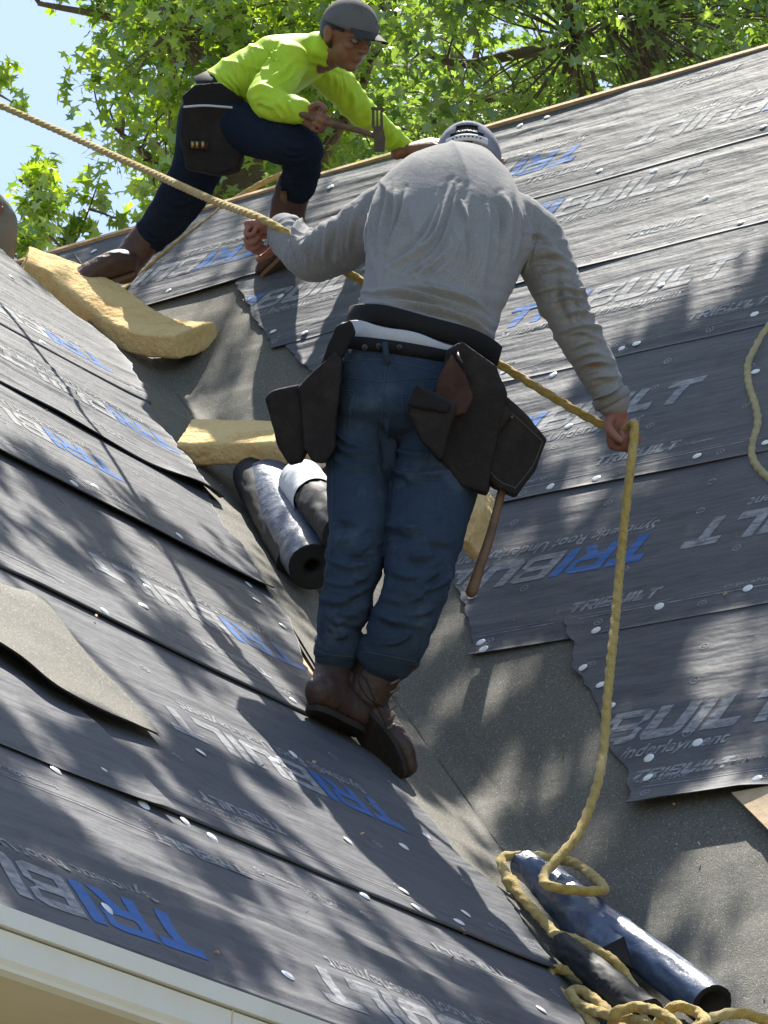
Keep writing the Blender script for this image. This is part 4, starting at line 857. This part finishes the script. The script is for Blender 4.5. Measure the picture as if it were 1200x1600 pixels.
lB = [S(322, 205, 11.80, 46, .11), S(308, 262, 11.82, 40), S(278, 318, 11.86, 36), S(252, 350, 11.90, 31), S(228, 374, 11.93, 26)]
h2 = P(542, 56, 11.55); F2 = D(.66, -.40, -.64); U2 = D(.28, .91, -.2)
hp2, hax2 = head(h2, F2, U2, 1.0)
hN = hand(P(472, 176, 11.27), D(.75, -.42, -.1), D(.25, -.3, -.9), 1, .98, curl=(1.15, 1.4, 1.1))
hF_ = hand(P(634, 236, 11.97), D(.95, .28, -.05), D(.15, -.8, .4), 1, 1.15, curl=(.25, .3, .2), tcurl=.2)
body2 = remesh('body', [loft(sc(tor, .86)), loft(sc(armN, .8)), loft(sc(armF, .8)), loft(sc(lF, .82)), loft(sc(lB, .82)), loft([S(498, 88, 11.63, 28), S(525, 78, 11.58, 25)]),
                loft([S(462, 300, 11.58, 17), S(450, 395, 11.70, 15)]), loft([S(218, 384, 11.94, 17), S(180, 425, 11.92, 15)])]+hp2+hN+hF_, .0048, MT['skin2'], m2, smooth=3)
eyes(m2, h2, hax2)
NF = fam([[(335, 105), (345, 125), (365, 150)], [(390, 75), (395, 100), (392, 130)], [(430, 60), (450, 80), (470, 110)]], 12, 21, 3) + fam([[(440, 70), (425, 90), (400, 110)], [(470, 100), (445, 125), (420, 130)]], 6, 22, 3) + \
     fam([[(390, 140), (415, 130), (440, 135)], [(392, 165), (415, 165), (438, 190)], [(450, 155), (458, 170), (462, 186)]], 12, 23, 2) + fam([[(500, 95), (515, 120), (510, 140)], [(540, 120), (545, 150), (540, 165)], [(600, 180), (600, 205), (595, 220)], [(632, 215), (630, 232), (626, 244)]], 16, 24, 2) + \
     fam([[(320, 120), (340, 135), (360, 160)], [(345, 105), (375, 140), (385, 165)]], 6, 25, 2)
J2F = fam([[(430, 180), (450, 200), (490, 215)], [(440, 245), (460, 255), (498, 240)], [(440, 290), (462, 298), (490, 288)]], 12, 26, 2) + fam([[(270, 270), (300, 285), (330, 275)], [(245, 330), (265, 345), (300, 330)], [(205, 375), (222, 392), (245, 395)]], 14, 27, 2)
axt = nz(P(480, 88, 11.66)-P(338, 158, 11.72)); sdt = nz(np.cross(axt, FW))
def neon_disp(co, no): return .8*neon_d(co, no)+fold_disp(co, no, NF, .0085, 3.0)
def neon_d(co, no):
    o = P(405, 118, 11.7); x = (co-o)@axt; y = (co-o)@sdt; wv = noise(co*4, 3)*.02
    out = .008*ridge(N3((x*.8+y*.9+wv)*14, (x-y)*3, 0), 41)**2+.006*ridge(N3((x+wv)*26, y*4, 1), 42)*np.exp(-np.clip(x+.14, 0, 1)/.07)+noise(co*8, 4)*.005
    for pts, sd in (([q[0] for q in armN], 51), ([q[0] for q in armF], 61)):
        U, dd, tot = along(co, pts); on = (1/(1+np.exp((dd-.075)/.008)))*np.clip((U-.04)/.05, 0, 1); wv2 = noise(co*6, sd)
        k = .0085*ridge(N3(U*16+wv2*.8, co@FW*6, (co@UP)*5), sd)**2+.003*ridge(N3(U*34+wv2, co@FW*8, 0), sd+1); out = out*(1-on)+k*on
    return out
sh2 = remesh('shirt', [loft(tor, n=6, seg=32, pw=2.2), loft(armN, n=6, seg=26), loft(armF, n=6, seg=26), loft([S(500, 82, 11.63, 32, .085), S(512, 78, 11.60, 28, .075)], seg=24)], .005, MT['neon'], m2, smooth=7, disp=neon_disp)
stitch(sh2, [[(430, 72), (420, 95), (400, 110)], [(505, 118), (500, 140), (488, 160)], [(508, 58), (512, 80), (508, 100)]], .0018, MT['neon'], sh2, 'placket_seam')
def jd2(co, no):
    out = noise(co*7, 81)*.004
    for pts, sd in (([q[0] for q in lF], 91), ([q[0] for q in lB], 95)):
        U, dd, tot = along(co, pts); wv = noise(co*5, sd)*.6; out = out+(.2+np.exp(-((U/tot-.6)/.18)**2)+.8*np.exp(-((U/tot-1)/.12)**2))*.006*ridge(N3(U*20+wv, co@RT*5, (co@FW)*5), sd)
    return out+fold_disp(co, no, J2F, .008, 3.0)
j2 = remesh('jeans', [loft([S(350, 150, 11.72, 42, .15), S(330, 178, 11.72, 48, .165), S(322, 205, 11.72, 46, .15)], n=6, seg=28), loft(lF, n=6, seg=24), loft(lB, n=6, seg=24)], .005, MT['darkdenim'], m2, smooth=6, disp=jd2)
hip = nz(np.cross(axt, FW))
b2 = band('tool_belt', P(338, 162, 11.72), nz(hip), FW, px(48, 11.7), .175, .035, .008, MT['belt'], m2)
pouch('tool_pouch', [(285, 150), (305, 132), (345, 128), (378, 152), (384, 172), (330, 168), (290, 172)], 11.47, .10, MT['belt'], m2, seed=31)
p2 = pouch('nail_pouch', [(284, 168), (330, 166), (380, 170), (386, 215), (372, 262), (340, 272), (292, 262), (282, 215)], 11.44, .13, MT['pouch'], m2, seed=33)
mk('pouch_trim', *loft([(P(288, 167, 11.425), .004), (P(320, 165, 11.42), .004), (P(362, 168, 11.425), .004)], seg=8), MT['capwhite'], p2)
mk('brass_plate', *box(P(311, 227, 11.425), nz(RT-UP*.1), UP, FW, .030, .012, .006), MT['pouch_brown'], p2)
for dx in (-10, -3, 6): mk('tool_tip', *box(P(311+dx, 226, 11.417), RT, UP, FW, .005, .011, .004), MT['brass'], p2)
mk('clip_ring', *loft([(P(366, 185, 11.42), .003), (P(371, 195, 11.41), .003), (P(371, 206, 11.42), .003)], seg=8), MT['metal'], p2)
pouch('side_pouch', [(252, 290), (262, 275), (280, 285), (282, 310), (266, 322), (252, 312)], 11.98, .08, MT['pouch'], m2, seed=37)
# boots
bo, ax = boot(m2, P(458, 392, 11.62), P(440, 412, 11.70), D(-.10, .95, -.2), [S(460, 292, 11.57, 29, .062), S(450, 330, 11.61, 28, .060), S(450, 375, 11.63, 24, .055)], .24, .047, MT['leather2'], MT['tan_sole'], 12)
mk('pull_tab', *box(P(443, 309, 11.50), RT, UP, FW, .012, .022, .004), MT['handle'], bo)
bo, ax = boot(m2, P(208, 425, 11.86), P(150, 442, 11.80), D(.30, .88, -.2), [S(232, 366, 11.92, 25, .052), S(205, 402, 11.92, 29, .055), S(196, 420, 11.89, 27, .05)], .27, .047, MT['leather2'], MT['tan_sole'], 14)
# hair and cap
S2, FF2, UU2 = hax2
hv, hf = ell(h2+UU2*.016-FF2*.014, S2, FF2, UU2, .083, .100, .093, 20, 30); yy = (hv-h2)@FF2; zz = (hv-h2)@UU2
mk('hair', hv, [q for q in hf if (np.mean(yy[q]) < .000 and np.mean(zz[q]) > -.055) or np.mean(zz[q]) > .022 and np.mean(yy[q]) < .05], MT['hair'], m2)
cv, cf = ell(h2+UU2*.030, S2, FF2, UU2, .088, .108, .098, 22, 34); zz = (cv-h2)@UU2; yy = (cv-h2)@FF2
cp = mk('cap', cv, [q for q in cf if np.mean(zz[q]) > .028], MT['cap_grey'], m2); cp.modifiers.new('t', 'SOLIDIFY').thickness = .003
nb = 26; V = []
for i in range(7):
    r_ = i/6; a = np.linspace(-1.25, 1.25, nb)
    V.append(h2+FF2[None]*((.085+.085*r_)*np.cos(a*.75)+.01)[:, None]+S2*(np.sin(a)*(.074-.006*r_))[:, None]+UU2*(.050-.012*r_-.014*(np.sin(a)**2)*(.4+r_))[:, None])
V = np.vstack(V); bf = gridfaces(7, nb); mk('cap_brim', np.vstack([V, V-UU2*.004]), np.vstack([bf, bf[:, ::-1]+len(V)]), MT['cap_dark'], cp)
mk('cap_button', *ell(h2+UU2*.129, S2, FF2, UU2, .008, .008, .004, 6, 10), MT['cap_grey'], cp)
# hatchet in his right hand
ht = empty('hatchet', P(490, 188, 11.24), 'roofing hatchet with rusty head gripped by the neon shirted worker', 'hatchet')
mk('handle', *loft([(P(470, 178, 11.25), .012, .015), (P(505, 190, 11.22), .0115, .014), (P(550, 201, 11.19), .0105, .013), (P(592, 214, 11.17), .0105, .014)], seg=14), MT['handle'], ht)
hv_ = np.array([P(583, 198, 11.155), P(598, 196, 11.155), P(602, 215, 11.155), P(601, 236, 11.155), P(584, 236, 11.155), P(585, 215, 11.155)])
mk('hatchet_head', *prism(hv_, FW*.03), MT['darkmetal'], ht, smooth=False)
for x0, x1 in ((581, 585), (588, 590.5), (594, 598)): mk('claw', *prism(np.array([P(x0, 169, 11.16), P(x1, 169, 11.16), P(x1+.5, 199, 11.16), P(x0, 199, 11.16)]), FW*.02), MT['darkmetal'], ht, smooth=False)
mk('claw_bar', *prism(np.array([P(580, 167, 11.158), P(599, 168, 11.158), P(599, 172, 11.158), P(580, 171, 11.158)]), FW*.022), MT['darkmetal'], ht, smooth=False)

# ---- third worker at the left edge, mostly outside the photograph ---------
m3 = empty('person', P(-70, 520, 12.0), 'person in khaki grey work clothes cut off by the left edge above the foam pad', 'person')
D3 = 12.05; t3 = [S(-120, 330, D3, 60, .16), S(-110, 270, D3, 62, .16), S(-98, 200, D3, 66, .17), S(-88, 140, D3, 60, .15), S(-80, 105, D3, 32, .09)]
a3 = [S(-60, 150, D3-.18, 30), S(-38, 215, D3-.25, 26), S(-10, 268, D3-.30, 22), S(12, 240, D3-.36, 17)]
a3 = [S(-60, 150, D3-.18, 30), S(-46, 210, D3-.22, 26), S(-48, 262, D3-.30, 22), S(-30, 300, D3-.38, 17)]
l3 = [S(-105, 345, D3-.05, 48, .12), S(-60, 340, D3-.2, 40), S(-18, 338, D3-.30, 38), S(-8, 372, D3-.30, 33), S(-14, 430, D3-.24, 27), S(-24, 480, D3-.18, 24)]
l3b = [S(-125, 345, D3+.1, 48, .12), S(-100, 400, D3+.15, 38), S(-110, 480, D3+.2, 28)]
h3 = P(-70, 62, D3); hp3, hax3 = head(h3, D(.85, -.3, -.3), D(.3, .9, 0), 1.)
remesh('body', [loft(sc(t3, .86)), loft(sc(a3, .8)), loft(sc(l3, .8)), loft(sc(l3b, .8)), loft([S(-80, 112, D3, 27), S(-72, 88, D3, 24)])]+hp3+hand(P(-30, 302, D3-.39), D(.5, -.8, 0), D(.3, 0, .9), 1, 1.), .006, MT['skin2'], m3, smooth=3); eyes(m3, h3, hax3)
remesh('shirt', [loft(t3, n=5, seg=26), loft(a3, n=5, seg=22), loft([S(-140, 150, D3+.1, 30), S(-170, 215, D3+.1, 24), S(-165, 290, D3, 18)], n=5, seg=20)], .008, MT['khaki'], m3, smooth=5, disp=lambda co, no: .006*ridge(co*12, 3))
remesh('trousers', [loft(l3, n=5, seg=24), loft(l3b, n=5, seg=24), loft([S(-118, 320, D3, 56, .17), S(-112, 360, D3, 52, .16)], seg=24)], .007, MT['khaki'], m3, smooth=5, disp=lambda co, no: .006*ridge(N3(co@UP*14, co@RT*5, co@FW*5), 5))
boot(m3, P(-40, 500, D3-.2), P(20, 508, D3-.22), D(0, 1, -.1), [S(-24, 470, D3-.18, 26, .055), S(-28, 492, D3-.18, 26, .055)], .27, .047, MT['leather2'], MT['tan_sole'], 18)
boot(m3, P(-120, 500, D3+.2), P(-60, 508, D3+.18), D(0, 1, -.1), [S(-110, 470, D3+.2, 26, .055), S(-112, 492, D3+.2, 26, .055)], .27, .047, MT['leather2'], MT['tan_sole'], 19)
mk('hair', *ell(h3+hax3[2]*.02-hax3[1]*.015, *hax3, .083, .10, .093), MT['hair'], m3)
# ------------------------------------------------------------------ trees
def leaves(name, C_, size, m, parent, droop=.35, seed=0):
    """star shaped sweetgum leaves (5 lobes) at points C_"""
    rng = np.random.default_rng(seed); n = len(C_); size = size*rng.uniform(.7, 1.25, n)
    nrm = rng.normal(size=(n, 3))*.75+np.array([0, 0, .75]); nrm /= np.linalg.norm(nrm, axis=1)[:, None]
    t = rng.normal(size=(n, 3)); t[:, 2] -= droop; t -= nrm*(t*nrm).sum(1)[:, None]; t /= np.linalg.norm(t, axis=1)[:, None]; b_ = np.cross(nrm, t)
    ang = np.radians([-150, -112, -78, -42, -32, 0, 32, 42, 78, 112, 150]); rad = np.array([.10, .42, .13, .5, .17, .56, .17, .5, .13, .42, .10])
    ang = np.radians([-170, -118, -88, -62, -30, 0, 30, 62, 88, 118, 170]); rad = np.array([.10, .44, .24, .54, .27, .60, .27, .54, .24, .44, .10])
    lx, ly, lz = rad*np.cos(ang), rad*np.sin(ang), -rad**2*.35
    v = C_[:, None]+size[:, None, None]*(t[:, None]*lx[:, None]+b_[:, None]*ly[:, None]+nrm[:, None]*lz[:, None])
    v = np.concatenate([C_[:, None], v], 1).reshape(-1, 3); k = 12
    base = (np.arange(n)*k)[:, None]
    f = np.concatenate([base+np.array([[0, j, j+1]]) for j in range(1, 11)], 0)
    me = bpy.data.meshes.new(name); org = C_.mean(0)
    me.vertices.add(len(v)); me.vertices.foreach_set('co', (v-org).ravel()); me.loops.add(len(f)*3); me.loops.foreach_set('vertex_index', f.ravel().astype(np.int32))
    me.polygons.add(len(f)); me.polygons.foreach_set('loop_start', np.arange(0, len(f)*3, 3, dtype=np.int32)); me.update(calc_edges=True)
    at = me.attributes.new('tone', 'FLOAT', 'POINT'); cl = np.clip(noise(C_*1.3, seed)*.4+.5+rng.normal(size=n)*.25, 0, 1); at.data.foreach_set('value', np.repeat(cl, k).astype(np.float32))
    me.materials.append(m); o = link(name, me, parent, org); o['kind'] = 'stuff'; return o
def limb(pts, r0, r1, seg=8, n=6): return loft([(p, r0+(r1-r0)*i/(len(pts)-1), r0+(r1-r0)*i/(len(pts)-1)) for i, p in enumerate(pts)], n=n, seg=seg, hint=np.array([.3, .2, .93]), cap_r=.2)
def tree(name, label, base, top, limbs, clusters, m, lsize, per, spread, seed, r0=.22, parts=None):
    rng = np.random.default_rng(seed)
    t = empty(name, (base[0], base[1], 0), label, 'tree', 'sweetgum trees around the house')
    base = np.array([base[0], base[1], 0.]); top = np.array(top); tp = [base+(top-base)*a+rng.normal(size=3)*np.array([.12, .12, 0])*(0 < a < 1) for a in (0, .25, .5, .75, 1)]
    mk('trunk', *limb(tp, r0, r0*.35, 14), MT['bark'], t)
    nodes = [np.array(tp)]; 
    for lp in limbs:
        lp = np.array(lp); mk('branch', *limb(lp, r0*.22, r0*.06, 8), MT['bark'], t); nodes.append(catmull(lp, 5))
    nd = np.vstack(nodes[1:]) if len(nodes) > 1 else nodes[0]; tw = []; L_ = []
    for c in clusters:
        a = nd[np.argmin(np.linalg.norm(nd-c, axis=1))]; Lc = min(np.linalg.norm(a-c), 1); mid = (a+c)/2+rng.normal(size=3)*.10*Lc+np.array([0, 0, .08])*Lc; 
        if .05 < np.linalg.norm(a-c) < 1.3: tw.append(limb([a, mid, c], .008, .003, 5, 4))
        k = rng.poisson(per); d = rng.normal(size=(k, 3)); d /= np.linalg.norm(d, axis=1)[:, None]+1e-9; L_.append(c+d*(rng.uniform(0, 1, (k, 1))**.6)*spread*np.array([1, 1, .75])*rng.uniform(.7, 1.3))
    if tw: o = mk('twigs', *join(tw), MT['bark'], t); o['kind'] = 'stuff'
    leaves('crown', np.vstack(L_), lsize, m, t, seed=seed); return t
def screen_clusters(n, xr, yr, dr, accept, seed):
    rng = np.random.default_rng(seed); out = []
    while len(out) < n:
        x, y, d = rng.uniform(*xr), rng.uniform(*yr), rng.uniform(*dr)
        if rng.uniform() < accept(x, y): out.append(P(x, y, d))
    return out
def inpoly(x, y, poly):
    c = False; j = len(poly)-1
    for i in range(len(poly)):
        if (poly[i][1] > y) != (poly[j][1] > y) and x < (poly[j][0]-poly[i][0])*(y-poly[i][1])/(poly[j][1]-poly[i][1])+poly[i][0]: c = not c
        j = i
    return c
gap1 = [(-500, 60), (0, 55), (110, 62), (140, 110), (150, 200), (205, 250), (225, 300), (262, 345), (230, 430), (60, 460), (-500, 460)]
spr = [(60, 250), (92, 290), (80, 320), (70, 380), (20, 395), (15, 350), (45, 330), (40, 290)]
holes = [((560, 130), 22), ((600, 30), 16), ((880, 25), 20), ((960, 110), 16), ((1060, 20), 18), ((410, 60), 14), ((230, 190), 20), ((700, 40), 16), ((520, 235), 14), ((790, 45), 48), ((770, 75), 30), ((655, 165), 26), ((690, 120), 30), ((330, 10), 16), ((745, 110), 20), ((265, 140), 14)]
def accA(x, y):
    if inpoly(x, y, gap1): return .0
    for (a, b_), r in holes:
        if (x-a)**2+(y-b_)**2 < r*r: return .04
    return 1.
accL = lambda x, y: accA(x, y)*(1 if x < 560 else .3)
accR = lambda x, y: accA(x, y)*(1 if x > 640 else .5)
cl = screen_clusters(300, (70, 620), (-80, 420), (15.5, 18.5), lambda x, y: accL(x, y)*np.interp(x, [90, 260], [.25, 1]), 1)+screen_clusters(150, (-700, 640), (-1100, -60), (15.5, 19), lambda x, y: 1., 2)
tree('sweetgum_tree', 'bright green sweetgum tree filling the sky behind the neon shirted worker', P(420, 1500, 17)[:2], P(330, -900, 17), [
    [P(430, 520, 17), P(400, 300, 16.8), P(330, 120, 16.8), P(210, 40, 16.6), P(60, 5, 16.5)], [P(430, 520, 17), P(500, 260, 16.6), P(560, 150, 16.4), P(600, 20, 16.5)], [P(400, 300, 16.8), P(270, 270, 16.5), P(190, 210, 16.4)], [P(330, 120, 16.8), P(210, 20, 17), P(180, -300, 17)],
    [P(330, 120, 16.8), P(290, 60, 16), P(230, -20, 16)]], cl, MT['leaf'], .086, 34, .24, 5)
cl = screen_clusters(420, (520, 1330), (-120, 330), (16.5, 20.5), accR, 3)+screen_clusters(170, (500, 1900), (-1200, -60), (17, 21), lambda x, y: 1., 4)
tree('sweetgum_tree', 'sweetgum tree with deeper green foliage above the right half of the ridge', P(1010, 1500, 19)[:2], P(1000, -900, 19), [
    [P(1010, 500, 19), P(940, 200, 18.6), P(800, 150, 18.4), P(690, 185, 18.2), P(600, 250, 18)], [P(1010, 400, 19), P(1080, 60, 18.6), P(1180, -40, 18.5)], [P(940, 200, 18.6), P(860, 85, 18.2), P(720, 100, 18), P(620, 60, 18)], [P(940, 200, 18.6), P(880, -20, 18), P(790, -90, 18)], [P(990, 100, 18), P(1000, 20, 17.5), P(900, 60, 17.5)]], cl, MT['leaf_dark'], .090, 36, .26, 6)
cl = screen_clusters(24, (10, 95), (245, 392), (14.5, 15.5), lambda x, y: inpoly(x, y, spr)*1., 7)+[P(x, y, 15) for x, y in ((75, 252), (62, 275), (52, 300), (30, 318), (110, 345), (135, 358), (145, 300), (152, 318), (160, 262), (188, 345), (2, 130), (5, 105), (28, 165), (125, 380), (20, 370), (95, 372), (8, 350), (150, 288))]
tree('sweetgum_tree', 'thin sweetgum sprays against the open sky left of the neon shirted worker', P(60, 1500, 15)[:2], P(55, 420, 15), [[P(55, 420, 15), P(40, 370, 15), P(60, 310, 15), P(75, 250, 15)], [P(55, 420, 15), P(110, 385, 15), P(130, 350, 15), P(152, 290, 15), P(160, 262, 15)], [P(55, 420, 15), P(10, 380, 15), P(-20, 250, 15), P(0, 120, 15)]], cl, MT['leaf'], .085, 13, .10, 9, r0=.035)
# far backdrop tree, darker gaps behind the two crowns
cl = screen_clusters(170, (260, 1350), (-150, 350), (24, 28), lambda x, y: accA(x, y)*(.8 if x > 300 else .4), 11)
tree('sweetgum_tree', 'farther shaded sweetgum tree showing dark through gaps in the nearer crowns', P(700, 1500, 27)[:2], P(700, -300, 27), [[P(700, 300, 26), P(500, 100, 26), P(400, 0, 26)], [P(700, 300, 26), P(900, 60, 26), P(1100, 0, 26)], [P(700, 300, 26), P(760, 0, 26)]], cl, MT['leaf_dark'], .15, 30, .42, 12)

# overhanging oak-sized sweetgum whose crown shades the lower roof; outside the photograph, above
rng = np.random.default_rng(33)
litR = lambda x, y: 0
keep = [P(x, y, d) for x, y, d in ((700, 300, 8.5), (640, 310, 8.5), (700, 370, 8.4), (780, 330, 8.45), (830, 370, 8.47), (690, 440, 8.3), (640, 420, 8.35), (740, 430, 8.3), (560, 370, 8.6), (490, 400, 8.75), (730, 250, 8.7), (860, 430, 8.44), (590, 350, 8.5), (450, 360, 8.9))]
def blocks(q):   # does a leaf here stand between the sun and the man's back
    for k_ in keep:
        a = q-k_; t = a@SUN
        if t > 0 and np.linalg.norm(a-t*SUN) < .15: return True
    return False
LIT = [(1130, 470, 75, 20, -35), (985, 775, 95, 20, -28), (885, 700, 60, 24, -30), (1110, 640, 60, 14, -28), (790, 875, 60, 22, -28), (760, 1085, 120, 26, -32), (690, 1000, 80, 20, -40), (1060, 870, 80, 16, -25), (1130, 1010, 80, 18, -25), (930, 1190, 70, 18, -32),
       (1060, 1400, 180, 36, -30), (900, 1335, 110, 28, -32), (1120, 1530, 170, 34, -33), (980, 1480, 120, 22, -32), (1010, 1120, 60, 14, -30), (830, 1240, 110, 24, -35), (1150, 1200, 70, 18, -20),
       (330, 985, 170, 16, 40), (250, 1085, 200, 20, 37), (430, 1195, 170, 17, 37), (500, 1320, 170, 16, 36), (330, 1330, 200, 14, 33), (580, 1425, 190, 15, 34), (640, 1520, 160, 15, 33), (330, 1440, 180, 12, 30), (100, 1250, 130, 12, 28), (150, 950, 120, 16, 40), (700, 1370, 120, 14, 42), (480, 1500, 150, 12, 32), (90, 1370, 120, 10, 25)]
def lit(x, y):   # crown gaps shaped by hand so chosen streaks of sun reach the roof
    for a, b_, L, w_, an in LIT:
        c, s_ = math.cos(RAD(an)), math.sin(RAD(an)); u, v = (x-a)*c+(y-b_)*s_, -(x-a)*s_+(y-b_)*c
        if (u/L)**2+(v/(w_*1.45))**2 < 1: return True
    return False
def shade_w(x, y):
    """how much of the roof is in leaf shade, by photograph position"""
    if x > 560 and y < 1650:      # main plane
        edge = np.interp(x, [560, 640, 760, 830, 900, 1000, 1060, 1130, 1200, 1500], [1000, 900, 690, 640, 585, 520, 470, 425, 385, 300])
        if y < edge: return 0
        return np.interp(y-edge, [0, 30, 420, 620, 1000], [.9, 1., .9, .6, .5])
    edge = np.interp(x, [-600, 0, 100, 200, 300, 420, 560], [520, 640, 690, 760, 800, 860, 1000])
    if y < edge: return 0
    return np.interp(y-edge, [0, 60, 300, 900], [.25, .42, .6, .55])
pts = []; cc = []
tries = 0
while len(cc) < 250 and tries < 20000:
    tries += 1; x, y = rng.uniform(-250, 1420), rng.uniform(360, 1750)
    if rng.uniform() > shade_w(x, y)*(1.0): continue
    if x > 1080 and 1230 < y < 1420: continue
    if shade_w(x-25, y-30) == 0 or shade_w(x+25, y-30) == 0: continue
    d = rng.uniform(4.6, 5.6); ax_ = np.array([1, -.62]) if not (0 < PLL.depth(x, y) < PLR.depth(x, y)) else np.array([1, .85])
    ax_ = ax_/np.linalg.norm(ax_); nL_ = rng.integers(65, 130); L1, L2_ = rng.uniform(60, 130), rng.uniform(8, 16)
    q0 = []
    for k in range(nL_):
        a, b_ = rng.normal()*L1*.5, rng.normal()*L2_; X_, Y_ = x+ax_[0]*a-ax_[1]*b_, y+ax_[1]*a+ax_[0]*b_
        if shade_w(X_, Y_) == 0 or Y_ < 330: continue
        qq = surf(X_, Y_)+SUN*(d+rng.normal()*.12)
        if not blocks(qq) and not lit(X_, Y_) and not inpoly(X_, Y_, [(-300, 880), (60, 930), (270, 1150), (240, 1190), (-300, 1010)]): q0.append(qq)
    if q0: pts += q0; cc.append(np.mean(q0, 0))
cc = np.array(cc)
sh = empty('sweetgum_tree', (6.5, 10.0, 0), 'tall sweetgum tree right of the house whose overhanging boughs throw dappled shade', 'tree', 'sweetgum trees around the house')
mk('trunk', *limb([np.array([6.5, 10.0, 0.]), np.array([6.3, 10.1, 4.]), np.array([6.4, 10.3, 8.]), np.array([6.1, 10.6, 12.]), np.array([5.9, 10.8, 15.])], .3, .12, 14), MT['bark'], sh)
node = np.array([6.2, 10.5, 11.]); order = cc[np.argsort(cc[:, 0])]; tips = [order[int(k)] for k in np.linspace(0, len(order)-1, 7)]
for q in tips: mk('branch', *limb([node, (node*2+q)/3+np.array([0, 0, .5]), (node+2*q)/3+np.array([0, 0, .3]), q+np.array([0, 0, .1])], .07, .015, 8), MT['bark'], sh)
leaves('crown', np.array(pts), .078, MT['leaf'], sh, seed=44)

# crumbs of foam and wood chips scattered on the roof
rng = np.random.default_rng(91); cr = []
for i in range(48):
    x, y = rng.uniform(0, 1200), rng.uniform(430, 1590)
    if PLR.st(x, y)[1] > 3.6: continue
    pl_ = PLR if not (0 < PLL.depth(x, y) < PLR.depth(x, y)) else PLL
    if pl_ is PLL and PLL.st(x, y)[1] < -1.98: continue
    c_ = surf(x, y, .022 if pl_ is PLR else .02)-pl_.n*.004; r_ = rng.uniform(.001, .003); X_ = nz(rng.normal(size=3)); Y_ = nz(np.cross(X_, rng.normal(size=3)))
    cr.append(box(c_, X_, Y_, np.cross(X_, Y_), r_*rng.uniform(1, 3), r_, r_*.5))
o = mk('wood_chips', *join(cr), MT['wood'], smooth=False); o['kind'] = 'stuff'; o['label'] = 'tiny wood chips and foam crumbs scattered over the roof'
